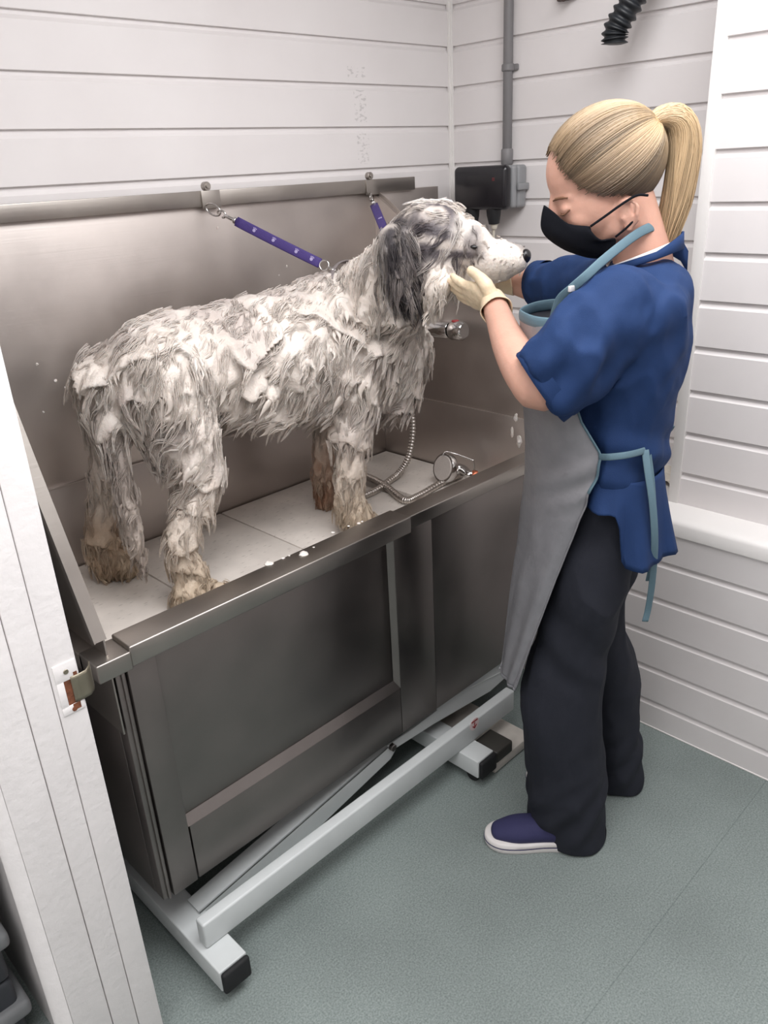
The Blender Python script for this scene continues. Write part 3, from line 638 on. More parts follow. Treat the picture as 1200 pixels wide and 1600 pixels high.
def dogcol(P):
    """coat colours by place on the animal: lather white and grey on the trunk, cream legs, dark ears, white muzzle"""
    n = len(P); q = fbm(P * np.array([9, 9, 14]) + 4, 3); q2 = fbm(P * 30 + 2, 2)
    c = mixc(np.tile(LIN(220, 210, 201), (n, 1)), LIN(196, 185, 178), (q - .48) * 4)
    c = mixc(c, LIN(228, 220, 212), (q2 - .55) * 4)
    # greyer wet hair along the spine and at the neck
    c = mixc(c, LIN(160, 149, 148), np.clip((P[:, 2] - 1.29) * 9, 0, 1) * np.clip((q - .38) * 5, 0, 1) * .8)
    # rear fold and inner thigh a little warmer
    c = mixc(c, LIN(205, 190, 174), np.clip((1.0 - P[:, 2]) * 5, 0, 1) * .9)
    c = mixc(c, LIN(198, 178, 152), np.clip((.84 - P[:, 2]) * 6, 0, .85))
    dff = segdist(P, np.array([ff[1], ff[2], ff[3], pw4])); c = mixc(c, LIN(150, 112, 90), (1 - dff / .055) * 2.2 * np.clip((.93 - P[:, 2]) * 8, 0, 1))
    dhf = segdist(P, np.array([hf[3], hf[4], pw2])); c = mixc(c, LIN(168, 138, 110), (1 - dhf / .06) * 1.4)
    dt = segdist(P, np.array(tl_)); c = mixc(c, LIN(176, 164, 156), (1 - dt / .045) * 1.2)
    # head
    X = (P - Hs) @ hf_; Lr = (P - Hs) @ hl_; T = (P - Hs) @ ht_
    w = np.clip((.15 - np.linalg.norm((P - Hs), axis=1)) * 14, 0, 1); w = np.maximum(w, ((X > 0) & (np.linalg.norm(P - Hs, axis=1) < .27) & (P[:, 1] < -.5)))
    s = np.sin(T * 150 + Lr * 110 + X * 30 + 7 * fbm(P * 13, 2))
    hc_ = mixc(np.tile(LIN(206, 196, 188), (n, 1)), LIN(92, 85, 88), (s * .5 + .5 - .25) * 1.5 + (q - .45) * 1.6)
    hc_ = mixc(hc_, LIN(70, 64, 68), np.clip((q2 - .54) * 5, 0, .6))
    hc_ = mixc(hc_, LIN(226, 217, 208), np.clip((X - .118) * 22, 0, 1))                                     # muzzle
    hc_ = mixc(hc_, LIN(220, 210, 200), np.clip((-.022 - T) * 70, 0, 1) * np.clip((X - .015) * 30, 0, 1))   # cheek
    hc_ = mixc(hc_, LIN(226, 218, 210), np.clip(1 - np.abs(X - .092) / .032, 0, 1) * np.clip((T - .030) * 50, 0, 1))
    hc_ = mixc(hc_, LIN(52, 47, 50), np.clip(1.3 - np.hypot((X - .01) / .045, (T + .012) / .020), 0, 1) * .95)  # dark band from ear to cheek
    hc_ = mixc(hc_, LIN(92, 84, 84), np.clip(1.25 - np.hypot((X - .122) / 1.3, T - .019) / .017, 0, 1) * .9)    # eye surround
    hc_ = mixc(hc_, LIN(120, 112, 110), np.clip((X - .175) * 40, 0, .75) * np.clip((T - .004) * 60, 0, 1) * np.clip((q2 - .42) * 8, 0, 1))
    c = c * (1 - w[:, None]) + hc_ * w[:, None]
    de = segdist(P, earNp); c = mixc(c, LIN(58, 53, 56), np.clip(1.5 - de / .034, 0, 1) * np.clip(.55 + (q2 - .4) * 3, .25, 1))
    de2 = segdist(P, earFp); c = mixc(c, LIN(236, 230, 224), np.clip(1.6 - de2 / .03, 0, 1))
    return c
M_coat = attr_mat('wet_coat', .55, .4, .6, .15)
M_lock = attr_mat('wet_locks', .5, .4, .3, .15)
mk_fast('body', dV, np.array([f if len(f) == 4 else tuple(f) + (f[-1],) for f in dF]), M_coat, dog, dogcol(dV))
# ---- wet locks and loose hairs following the lie of the coat
rng = np.random.default_rng(5)
def flow_field(P, N):
    n = len(P)
    g = np.tile(np.array([-.55, 0, -.8]), (n, 1))
    legs = P[:, 2] < .95; g[legs] = (-.12, 0, -1)
    rear = P[:, 0] < -1.5; g[rear] = (-.25, -.1, -1)
    top = N[:, 2] > .75; g[top] = np.array([-.9, 0, -.2]); g[:, 1] += np.where(top, np.sign(P[:, 1] + .33) * .4, 0)
    hw = (np.linalg.norm(P - Hs, axis=1) < .12) | (((P - Hs) @ hf_ > 0) & (P[:, 1] < -.5) & (np.linalg.norm(P - Hs, axis=1) < .28))
    g[hw] = -hf_ * .9 - UZ * .35
    low = hw & (((P - Hs) @ ht_) < -.03); g[low] = -hf_ * .45 - UZ * .9
    de = segdist(P, earNp); g[de < .045] = np.array([-.1, .05, -1]) + hf_ * .15
    de2 = segdist(P, earFp); g[de2 < .04] = -hf_ - UZ * .2
    nz = np.stack([fbm(P * 11 + k * 31, 2) - .5 for k in range(3)], 1) * 1.9
    g = g + nz
    return nrm(g - N * np.sum(g * N, 1, keepdims=True))
def length_at(P):
    L_ = np.full(len(P), .046); L_ = np.where(P[:, 2] < .95, .034, L_); L_ = np.where(P[:, 2] < .80, .030, L_)
    L_ = np.where((P[:, 2] < 1.06) & (P[:, 2] > .93), .048, L_)
    X = (P - Hs) @ hf_; hw = (np.linalg.norm(P - Hs, axis=1) < .12); L_ = np.where(hw, .042, L_)
    mz = (X > .10) & (P[:, 1] < -.5) & (np.linalg.norm(P - Hs, axis=1) < .28); L_ = np.where(mz, .017, L_); L_ = np.where(mz & (X > .145), .007, L_)
    L_ = np.where(segdist(P, earNp) < .045, .06, L_); L_ = np.where(segdist(P, earFp) < .04, .06, L_)
    return L_
pw_ = np.where(dV[:, 2] < .80, 2.2, 1.0); pw_ /= pw_.sum()
def pick(n):
    i = rng.choice(len(dV), n, p=pw_); return dV[i] + rng.normal(0, .003, (n, 3)), dN[i]
def make_paths(P, N, Fl, L_, S, lift, droop, curl):
    t = np.linspace(0, 1, S)[None, :, None]; side = np.cross(N, Fl)
    L3 = L_[:, None, None]
    return P[:, None] + L3 * (Fl[:, None] * (t * (1 - .15 * t)) + N[:, None] * (lift[:, None, None] * t * (1 - .6 * t)) - UZ * (droop[:, None, None] * t * t) + side[:, None] * (curl[:, None, None] * np.sin(t * 3.0)))
# big lathered locks
n = 9000; P, N = pick(n); ph_ = shingle(P)
edge = (ph_ > .62) & (ph_ < .90) & (rng.uniform(0, 1, n) < .42); low_ = (N[:, 2] < -.25) & (rng.uniform(0, 1, n) < .35); tuft = edge | low_ | ((P[:, 2] < .95) & (rng.uniform(0, 1, n) < .12))
P, N = P[tuft], N[tuft]; n = len(P)
Fl = flow_field(P, N); L_ = length_at(P) * rng.uniform(.5, 1.15, n)
ok = (L_ > .014) & (np.linalg.norm(P - Hs, axis=1) > .12) & (segdist(P, earNp) > .05) & ~((P[:, 1] < -.52) & (P[:, 2] > 1.28)); P, N, Fl, L_ = P[ok], N[ok], Fl[ok], L_[ok]; n = len(P)
pa = make_paths(P - N * .007, N, Fl, L_, 8, rng.uniform(.0, .38, n), rng.uniform(.0, .35, n), rng.normal(0, .22, n))
tt = np.linspace(0, 1, 8); prof = np.array([.8, 1, .96, .82, .60, .36, .16, .02])
wdt = L_ * rng.uniform(.13, .30, n)
V1, Q1 = strands(pa, wdt[:, None] * prof[None], 6, N, flat=1.0)
# flatten the locks against the body
ctr = np.repeat(pa.reshape(-1, 3), 6, 0); nn = np.repeat(np.repeat(N, 8, 0), 6, 0); off = V1 - ctr; V1 = ctr + off - nn * (np.sum(off * nn, 1, keepdims=True) * .62)
V1[:, 2] = np.maximum(V1[:, 2], .6812)
c1 = dogcol(P); c1 = np.clip(c1 * rng.uniform(.96, 1.06, (n, 1)) , 0, .86)
c1 = np.repeat(c1, 48, 0)
o_ = mk_fast('lathered_locks', V1, Q1, M_lock, dog, c1); o_['kind'] = 'stuff'
# fine hairs gathered into pointed tips
nc, per = 5200, 9
P, N = pick(nc); Fl = flow_field(P, N); L_ = length_at(P) * rng.uniform(.7, 1.5, nc)
hd_ = (np.linalg.norm(P - Hs, axis=1) < .13) | (P[:, 2] < .95); lift = rng.uniform(.0, .3, nc) * np.where(hd_, 1, .55); droop = rng.uniform(.1, .5, nc); curl = rng.normal(0, .15, nc)
base = make_paths(P, N, Fl, L_, 6, lift, droop, curl)
side = np.cross(N, Fl); r0 = np.clip(L_ * .22, .002, .012)
a = rng.uniform(0, 2 * math.pi, (nc, per)); rr = np.sqrt(rng.uniform(0, 1, (nc, per))) * r0[:, None]
t6 = np.linspace(0, 1, 6); conv = 1 - .8 * t6 ** .8
offs = (side[:, None] * (rr * np.cos(a))[..., None] + N[:, None] * (rr * np.sin(a) * .6)[..., None])
pp = base[:, None] + offs[:, :, None] * conv[None, None, :, None]
pp = pp + rng.normal(0, .0007, pp.shape)
pp = pp.reshape(nc * per, 6, 3)
rad = (np.repeat(np.clip(L_ * .016, .00035, .0008), per)[:, None] * np.array([1, 1, .95, .8, .55, .1])[None])
V2, Q2 = strands(pp, rad, 3, None)
V2[:, 2] = np.maximum(V2[:, 2], .6812)
c2 = np.repeat(dogcol(P), per, 0) * rng.uniform(.86, 1.1, (nc * per, 1)); c2 = np.repeat(np.clip(c2, 0, .88), 18, 0)
o_ = mk_fast('wet_hair', V2, Q2, M_lock, dog, c2); o_['kind'] = 'stuff'
# nose, eye
M_nose = mat('wet_black_nose', (28, 26, 28), .25)
nz_ = HP(.230, 0, .004)
mk('nose', blend([ellipsoid(nz_, (.013, .019, .016), [hf_, hl_, ht_]), ellipsoid(nz_ - hf_ * .004 - ht_ * .012, (.009, .011, .010), [hf_, hl_, ht_])], .002, 2)[:2], M_nose, dog)
for sgn in (1, -1):
    e = mk('eye', ellipsoid(HP(.122, sgn * .0525, .018), (.0105, .0058, .0048), [hf_, hl_, ht_]), M_nose, dog)
# collar loop and leads
M_collar = mat('grey_wet_webbing', (120, 112, 112), .6); M_purple = mat('purple_webbing', (62, 46, 112), .6, var=.06, vscale=60, bump=.3, bscale=400)
M_paw = mat('lilac_print', (168, 158, 196), .6)
def lead(pA, pB, label, prints):
    ld = thing('lead', label, 'dog lead', tuple(pA), None)
    t = nrm(pB - pA); D = np.linalg.norm(pB - pA); n_ = nrm(np.cross(t, UZ)); up = np.cross(n_, t)
    if n_[1] > 0: n_ = -n_
    ring = [pA + t * .022 + t * .022 * math.cos(a) + up * .013 * math.sin(a) for a in np.linspace(0, 2 * math.pi, 25)]
    mk('ring', tube(ring, .0024, n=8, cap=False), M_chrome, ld)
    hook = [pA + t * .036 + up * .008 * math.sin(a) + t * .012 * (1 - math.cos(a)) for a in np.linspace(-.6, 4.4, 18)]
    mk('snap_hook', merge([tube(hook, .0026, n=8), cyl(pA + t * .056, pA + t * .088, .0045, 12), cyl(pA + t * .084, pA + t * .092, .008, 14)]), M_chrome, ld)
    s0, s1 = .092, D - .035
    sag = lambda s: pA + t * s - UZ * .001 * math.sin(math.pi * (s - s0) / (s1 - s0))
    w_ = nrm(np.cross(t, nrm(pA - CAM_C)))
    pts = [sag(s) for s in np.linspace(s0, s1, 20)]
    mk('strap', tube(pts, .0120, .0016, ref=w_, n=12), M_purple, ld)
    nn = nrm(np.cross(w_, t)); nn = nn if nn @ (CAM_C - pA) > 0 else -nn
    for f_ in prints:
        q = sag(s0 + (s1 - s0) * f_) + nn * .0018
        mk('paw_print', merge([cyl(q - nn * .0004, q + nn * .0005, .0042, 12)] + [cyl(q + w_ * a + t * b - nn * .0004, q + w_ * a + t * b + nn * .0005, .0016, 8) for a, b in ((.0055, -.003), (.0062, .001), (.005, .0045))]), M_paw, ld, False)
    e = sag(s1)
    mk('buckle', merge([tube([e + t * .012 * (1 - math.cos(a)) + w_ * .012 * math.sin(a) for a in np.linspace(0, 2 * math.pi, 21)], .0022, n=8, cap=False), cyl(e + t * .022, e + t * .045, .004, 10)]), M_chrome, ld)
    return ld
pB1 = dy(519, 421, -.372)
lead(at(322, 322, 1, -.056), pB1, 'purple paw-print lead clipped to the left clip of the rail, over the dog\'s back', (.22, .45, .72, .9))
pB2 = wp(622, 410, .455)
lead(at(578, 305, 1, -.056), pB2, 'short purple lead on the right rail clip, running down behind the dog\'s head', (.3, .7))
ctr_ = nk[0] * .45 + nk[1] * .55; tdir_ = nrm(nk[2] - nk[0]); u_ = (pB1 - ctr_); tdir_ = nrm(tdir_ - nrm(u_) * (tdir_ @ nrm(u_))); rr0 = np.linalg.norm(u_); u_ = nrm(u_); v_ = np.cross(tdir_, u_)
cn_ = [ctr_ + u_ * rr0 * .985 * math.cos(a) + v_ * .150 * math.sin(a) for a in np.linspace(0, 2 * math.pi, 40)]
mk('neck_loop', tube(cn_, .009, .003, ref=tdir_, n=10, cap=False), M_collar, dog)
# ------------------------------------------------------------------ the groomer
wo = thing('person', 'groomer in a navy scrub top, grey apron and black mask holding the dog\'s chin', 'person', (-.80, -1.08, 0))
M_skin = mat('skin', (206, 160, 141), .5, var=.06, vscale=22, bump=.12, bscale=260, sss=.15, spec=.35)
M_scrub = mat('navy_scrub_cotton', (32, 54, 94), .78, var=.05, vscale=30, bump=.22, bscale=700, spec=.2)
M_trou = mat('charcoal_trousers', (40, 42, 50), .82, var=.06, vscale=20, bump=.2, bscale=800, spec=.2)
M_apron = mat('grey_wet_nylon', (126, 126, 130), .30, var=.08, vscale=26, bump=.35, bscale=55, spec=.55)
M_teal = mat('teal_bias_tape', (92, 118, 130), .75, bump=.2, bscale=700)
M_glove = mat('cream_latex', (226, 206, 176), .45, var=.05, vscale=40, bump=.35, bscale=120, sss=.15)
M_mask = mat('black_mask_cloth', (17, 19, 25), .85, bump=.2, bscale=500, spec=.15)
M_hair = attr_mat('blonde_hair', .32, .5)
M_navyshoe = mat('navy_canvas', (44, 44, 82), .8, bump=.25, bscale=700)
M_sole = mat('white_rubber_sole', (214, 210, 208), .55)

def row(xl, xr, y, d, rd, k=28, sq=1.0):
    """one horizontal ring of a limb or garment, read off its left and right outline"""
    c = wp((xl + xr) / 2, y, d); ru = (xr - xl) / 2 / sc_at(c); a = np.linspace(0, 2 * math.pi, k, endpoint=False)
    cs, sn = np.cos(a), np.sin(a)
    if sq != 1: cs, sn = np.sign(cs) * np.abs(cs) ** sq, np.sign(sn) * np.abs(sn) ** sq
    return c + ER * (ru * cs)[:, None] + ED * (rd * sn)[:, None]
def rows(tab, k=28, n=0, sq=1.0):
    R_ = np.array([row(*t, k=k, sq=sq) for t in tab])
    if n:
        q = spline(R_.reshape(len(tab), -1), n); R_ = q.reshape(n, k, 3)
    return R_
# ---- body: one continuous figure under the clothes
HC = wp(950, 258, 0.0)
ph = math.radians(24)
af = ER * -math.cos(ph) - UZ * math.sin(ph); at_ = -ER * math.sin(ph) + UZ * math.cos(ph); al = -ED        # face forward, crown up, left
HD = lambda f, l, t: HC + af * f + al * l + at_ * t
hax = [af, al, at_]
body = [ellipsoid(HD(.008, 0, .008), (.104, .0745, .089), hax, 28, 18), ellipsoid(HD(.052, 0, -.045), (.064, .062, .082), hax, 24, 16),
        ellipsoid(HD(.060, 0, -.090), (.050, .046, .036), hax), ellipsoid(HD(.086, 0, -.100), (.019, .022, .016), hax),
        capsule([HD(.008, .044, -.070), HD(.035, .040, -.102), HD(.075, .015, -.110)], [.022, .020, .014], n=12), capsule([HD(.008, -.044, -.070), HD(.035, -.040, -.102), HD(.075, -.015, -.110)], [.022, .020, .014], n=12),
        capsule([HD(.106, 0, -.004), HD(.116, 0, -.022), HD(.127, 0, -.042), HD(.127, 0, -.050)], [.009, .009, .0115, .013], n=12), ellipsoid(HD(.076, .034, -.058), (.028, .022, .028), hax), ellipsoid(HD(.076, -.034, -.058), (.028, .022, .028), hax),
        capsule([HD(.088, .042, -.014), HD(.103, .018, -.012), HD(.106, 0, -.006), HD(.103, -.018, -.012), HD(.088, -.042, -.014)], .0075, n=10, smooth=14),
        ellipsoid(HD(.0985, .031, -.031), (.0125, .0140, .0105), hax), ellipsoid(HD(.0985, -.031, -.031), (.0125, .0140, .0105), hax)]
for s_ in (1, -1):                            # ears
    e0 = wp(965, 331, 0) - HC; ef, et = e0 @ af, e0 @ at_
    rim = [HD(ef + (.014 if math.sin(a) > 0 else .009) * math.cos(a) - .003, s_ * (.070 - .010 * math.cos(a)), et + (.024 if math.sin(a) > 0 else .021) * math.sin(a)) for a in np.linspace(.1, 5.2, 20)]
    body += [capsule(rim, .0046, n=8), ellipsoid(HD(ef, s_ * .064, et), (.013, .0065, .020), hax), ellipsoid(HD(ef + .006, s_ * .067, et - .023), (.0085, .006, .009), hax),
             capsule([HD(ef - .004, s_ * .070, et + .010), HD(ef - .002, s_ * .072, et - .004), HD(ef + .006, s_ * .069, et - .012)], .0036, n=8), ellipsoid(HD(ef + .012, s_ * .066, et - .004), (.004, .006, .006), hax)]
nk0 = wp(985, 330, 0); body.append(capsule([wp(978, 318, 0), wp(993, 360, 0), wp(1003, 400, 0), wp(1005, 440, 0)], [.052, .050, .054, .062], n=20))
bt = [(940, 1030, 425, 0, .10), (915, 1035, 470, 0, .13), (900, 1035, 530, 0, .13), (895, 1025, 600, 0, .12), (895, 1005, 670, 0, .115), (885, 1005, 740, 0.02, .115), (890, 990, 800, 0.03, .11)]
body.append(rings_mesh(rows(bt)))
arm_near = [wp(985, 480, -.095), wp(925, 535, -.145), wp(853, 606, -.172), wp(826, 588, -.140), wp(800, 545, -.045), wp(783, 505, .055), wp(772, 474, .130)]
body.append(capsule(arm_near, [.038, .042, .041, .041, .036, .029, .0255], n=18, smooth=26))
arm_far = [wp(955, 460, .14), wp(905, 462, .24), wp(868, 457, .315), wp(838, 446, .345), wp(806, 440, .37), wp(786, 438, .385)]
body.append(capsule(arm_far, [.050, .043, .041, .040, .031, .025], n=18, smooth=26))
for tab in (((940, 800, -.02), (925, 880, -.045), (908, 980, -.045), (888, 1090, -.04), (885, 1200, -.03), (890, 1275, -.025)), ((945, 800, .06), (934, 870, .10), (926, 960, .13), (945, 1050, .15), (956, 1140, .163), (960, 1195, .17))):
    body.append(capsule([wp(*q) for q in tab], [.055, .050, .044, .042, .036, .03], n=16, smooth=16))
# ---- hands: palm, four fingers of different lengths, thumb
def hand(wr, fwd, palm_n, up, g, curls, spread=1.0):
    """wr wrist, fwd along the palm, palm_n out of the palm towards what is held, up towards the thumb; g adds glove thickness"""
    o = []; fwd, palm_n, up = nrm(fwd), nrm(palm_n), nrm(up)
    K = lambda f, n_, u: wr + fwd * f + palm_n * n_ + up * u
    o.append(capsule([K(-.012, 0, 0), K(.018, .002, 0), K(.05, .004, .0), K(.078, .004, -.002)], [.023 + g, .028 + g, .037 + g, .036 + g], [.019 + g, .015 + g, .0135 + g, .0115 + g], ref=up, n=18, smooth=10))
    ln = [.068, .076, .070, .054]
    for i in range(4):
        u0 = .028 - .0185 * i; r = (.0088, .0090, .0086, .0076)[i] + g * .8
        p = K(.078 - (.004 if i in (0, 3) else 0) - (.004 if i == 3 else 0), .002, u0); a = curls[i] * .35; pts = [K(.05, .002, u0 * .9), p]
        for seg, kk in ((.46, 1.0), (.31, .95), (.23, .6)):
            dirv = fwd * math.cos(a) + palm_n * math.sin(a) + up * (.10 * (1.2 - i * .8)) * spread
            p = p + nrm(dirv) * ln[i] * seg; pts.append(p); a += curls[i] * kk * .62
        o.append(capsule(pts, [r * 1.1, r * 1.06, r, r * .93, r * .80], n=12, smooth=14))
    th = [K(.012, .006, .020), K(.032, .014, .040), K(.056, .022, .050), K(.078, .030, .049)]
    o.append(capsule(th, [.0150 + g, .0135 + g, .0108 + g, .0090 + g], n=12, smooth=14))
    return o
wN = wp(772, 474, .130); kN = wp(692, 449, .27)
handN = (wN, kN - wN, ED * .60 + UZ * .75, UZ * .62 - ED * .75)
wF = wp(786, 438, .385); kF = wp(716, 436, .40)
handF = (wF, kF - wF, -ED * .8 + UZ * .55, UZ * .8 + ED * .5)
cN, cF = (.22, .25, .3, .35), (.7, .8, .9, 1.0)
body += hand(*handN, -.0012, cN) + hand(*handF, -.0012, cF)
# feet inside the shoes
def floor_pt(px, py): return at(px, py, 2, 0.0)
heelN = floor_pt(905, 1316); toeN = floor_pt(786, 1313); heelF = floor_pt(985, 1243) ; dirN = nrm(toeN - heelN); dirF = nrm(nrm(toeN - heelN) + ER * -.15 - ED * .05); heelF = heelF + ED * .06
heelN = toeN - dirN * .222; toeF = heelF + dirF * .262
for h_, t_, dr_ in ((heelN, toeN, dirN), (heelF, toeF, dirF)):
    body.append(capsule([h_ + dr_ * .04 + UZ * .10, h_ + dr_ * .06 + UZ * .055, h_ + dr_ * .14 + UZ * .043, h_ + dr_ * .215 + UZ * .036], [.034, .032, .030, .022], n=12, smooth=10))
bV, bF, bN = blend(body, .0042, 4)
mk('body', (bV, bF), M_skin, wo)
# ---- gloves with rolled cuffs
for (hh, cc, fw) in ((handN, cN, wN - wp(783, 505, .055)), (handF, cF, wF - wp(806, 440, .37))):
    gv = blend(hand(*hh, .0012, cc), .003, 4); V = gv[0]; V = V + gv[2] * ((fbm(V * 70, 2) - .5) * .003)[:, None]
    back = nrm(-fw); w0 = hh[0]
    t_, A_, B_ = frames([w0 + back * -.01, w0 + back * .045], hh[3])
    cuff = []
    for f_, r_ in ((-.014, .0255), (.004, .0285), (.018, .0305), (.028, .0325), (.031, .0338), (.0335, .0328), (.0315, .0312), (.016, .0293), (.0, .0272)):
        a = np.linspace(0, 2 * math.pi, 32, endpoint=False); wob = 1 + .035 * np.sin(a * 5 + f_ * 200) * (f_ > .01)
        cuff.append(w0 + back * (f_ + .003 * np.sin(a * 3)[:, None]) + A_[0] * (r_ * np.cos(a) * wob)[:, None] + B_[0] * (r_ * np.sin(a) * wob)[:, None])
    mk('glove', merge([(V, gv[1]), grid(np.array(cuff), True)]), M_glove, wo)

# ---- trousers
def creased(V, N, amp, seed, stretch=(1, 1, 1), sc=9.):
    q = fbm(V * np.array(stretch) * sc + seed, 3); r_ = 1 - np.abs(2 * q - 1) * 2
    return V + N * ((r_ - .5) * amp)[:, None]
legN = [(862, 1020, 705, .0, .135), (860, 1018, 745, .0, .142), (868, 1008, 800, -.01, .136), (868, 990, 850, -.052, .108), (860, 976, 900, -.060, .104), (852, 964, 950, -.056, .100), (842, 948, 1000, -.050, .096), (826, 939, 1050, -.048, .093), (812, 936, 1100, -.045, .092), (818, 939, 1150, -.038, .093), (824, 942, 1200, -.032, .096), (825, 943, 1250, -.026, .100), (833, 944, 1290, -.022, .103), (838, 943, 1303, -.020, .102)]
legF = [(885, 992, 770, .05, .105), (886, 994, 830, .095, .106), (880, 988, 890, .125, .108), (872, 972, 940, .135, .102), (880, 980, 985, .145, .098), (898, 992, 1030, .15, .094), (908, 997, 1090, .157, .092), (914, 998, 1150, .163, .094), (916, 1000, 1190, .167, .097), (918, 1001, 1215, .17, .097)]
def hollow(tab, k=32, n=40, lip=.006):
    R_ = rows(tab, k, n); c = R_[-1].mean(0); return rings_mesh(R_)
tv = blend([hollow(legN), hollow(legF)], .006, 5)
V = tv[0]; z = V[:, 2]
V = creased(V, tv[2], .013, 3, (1, 1, .45), 8); V = creased(V, tv[2], .016 * 1.0, 8, (1, 1, 1.6), 9) if False else V
# knee and ankle drape: slanting folds
u_, d_ = (V - F0) @ ER, (V - F0) @ ED
sl = np.sin((z * 1.0 + u_ * .9) * 46 + 4 * fbm(V * 5, 2)) * np.exp(-((z - .62) / .11) ** 2) * .004 + np.sin((z - u_ * 1.2) * 60 + 5 * fbm(V * 6 + 3, 2)) * np.exp(-((z - .10) / .10) ** 2) * .005
V = V + tv[2] * sl[:, None]; V[:, 2] = np.maximum(V[:, 2], .006)
mk('trousers', (V, tv[1]), M_trou, wo)

# ---- scrub top: trunk with wide cut-on sleeves
tt_ = [(968, 1036, 408, .0, .075), (940, 1060, 425, .0, .125), (915, 1066, 450, .0, .172), (895, 1066, 480, .0, .184), (880, 1064, 520, .0, .176), (870, 1057, 565, 0, .168), (864, 1046, 610, 0, .160), (864, 1033, 655, 0, .154), (866, 1022, 695, 0, .152), (868, 1020, 722, 0, .155)]
tr2 = rings_mesh(rows(tt_, 40, 40))
slN = [wp(1010, 452, -.085), wp(1005, 458, -.09), wp(990, 470, -.108), wp(950, 506, -.145), wp(902, 558, -.170), wp(868, 590, -.176), wp(852, 601, -.174)]
t1 = tube(slN, [.02, .050, .070, .079, .082, .079, .074], [.02, .046, .064, .067, .068, .064, .060], ref=UZ, n=28, smooth=18)
slF = [wp(965, 452, .12), wp(925, 446, .20), wp(882, 443, .275), wp(858, 444, .318), wp(846, 445, .338)]
t2 = tube(slF, [.078, .070, .062, .057, .054], [.07, .066, .06, .056, .053], ref=UZ, n=28, smooth=18)
def recess(p0, p1, r): return None
sv = blend([tr2, t1, t2], .006, 5)
V = sv[0]; N = sv[2]
u_, d_, z = (V - F0) @ ER, (V - F0) @ ED, V[:, 2]
V = creased(V, N, .016, 21, (1, 1, .8), 8); V = creased(V, N, .004, 33, (1.2, 1.2, .6), 15)
elb = wp(880, 580, -.20); wst = wp(935, 690, -.14)
r1 = np.linalg.norm(V - elb, axis=1); V = V + N * (np.sin((z * .8 - u_ * 1.1) * 62 + 5 * fbm(V * 6, 2)) * np.exp(-(r1 / .13) ** 2) * .0075)[:, None]
r2_ = np.abs(z - .985); V = V + N * (np.sin((u_ * .55 + z * 1.2) * 58 + 6 * fbm(V * 5, 2)) * np.exp(-(r2_ / .09) ** 2) * .0085)[:, None]
bl = np.exp(-((z - 1.03) / .05) ** 2) * .010 * (u_ > -.02); V = V + N * bl[:, None]
top = mk('scrub_top', (V, sv[1]), M_scrub, wo)
# open sleeve ends: the hem stands out round a dark inside
for sl_, ra0, rb0 in ((slN, .074, .060), (slF, .054, .053)):
    t_ = nrm(sl_[-1] - sl_[-2]); q = [sl_[-1] + t_ * f for f in (-.022, .0, .010, .0125, .010, -.004, -.010)]
    k_ = [.985, 1.02, 1.03, 1.0, .965, .93, .6]
    h_ = tube(q, [ra0 * k for k in k_], [rb0 * k for k in k_], ref=UZ, n=32, cap=False); mk('sleeve_hem', h_, M_scrub, top)
# collar: a stand-up band that gapes at the nape, vest edge under it
a = np.linspace(0, 2 * math.pi, 40, endpoint=False); cl_ = []
for hgt, ru, rd, up in ((405, .070, .082, 0), (398, .068, .078, .006), (392, .067, .076, .012)):
    c = wp(1004, 408, 0) + UZ * up
    cl_.append(c + ER * (ru * np.cos(a))[:, None] + ED * (rd * np.sin(a))[:, None] + UZ * (.020 * np.cos(a) + .012 * np.abs(np.sin(a)) + up * 1.5 * np.clip(np.cos(a), 0, 1))[:, None])
mk('collar', grid(np.array(cl_), True), M_scrub, top, True, None, None, .004)
ring_ = wp(1002, 404, 0) + ER * (.060 * np.cos(a))[:, None] + ED * (.070 * np.sin(a))[:, None] + UZ * (.021 * np.cos(a) + .013 * np.abs(np.sin(a)) + .004)[:, None]
mk('vest_edge', tube(np.vstack([ring_, ring_[:1]]), .006, .004, ref=UZ, n=10, cap=False), mat('white_cotton', (224, 222, 222), .85), wo)
flap = [[wp(x_, y_, d) for x_, y_ in ((1046, 376), (1056, 372), (1066, 376), (1075, 392))] for d in (-.012, .02, .05)]
flap2 = [[wp(x_, y_, d) for x_, y_ in ((1044, 398), (1054, 402), (1064, 408), (1073, 424))] for d in (-.012, .02, .05)]
mk('collar_flap', grid([[a_, (a_ + b_) / 2, b_] for a_, b_ in zip([p for p in flap[0]], [p for p in flap2[0]])] ), M_scrub, top, True, None, None, .005)
# peplum below the apron tie, slit at the side
skirt = []
K_ = 72
for j, f_ in enumerate(np.linspace(0, 1, 16)):
    rw = []
    for i in range(K_):
        a_ = 2 * math.pi * i / K_; ca, sa = math.cos(a_), math.sin(a_)
        # the front half ends higher than the back, the side slit lies between them on the near hip
        zt = 1.005; front = 1 / (1 + math.exp((ca - .20 + .34 * f_) * 34))
        zb = .832 * (1 - front) + .948 * front
        zz = zt + (zb - zt) * f_
        xl = 866 - 6 * f_; c0 = wp(950, 722, 0); ru = .106 + .034 * f_ ** 1.2 * (1 if ca > 0 else .15); rd = .166 + .032 * f_
        fl = 1 + .05 * f_ * math.sin(a_ * 9 + 1) + .03 * f_ * math.sin(a_ * 17)
        uc, dc, _ = uz(c0)
        rw.append(U(uc - .004 + ru * ca * fl, dc + rd * sa * fl, zz))
    skirt.append(rw)
mk('peplum', grid(np.array(skirt), True), M_scrub, top, True, None, None, .003)

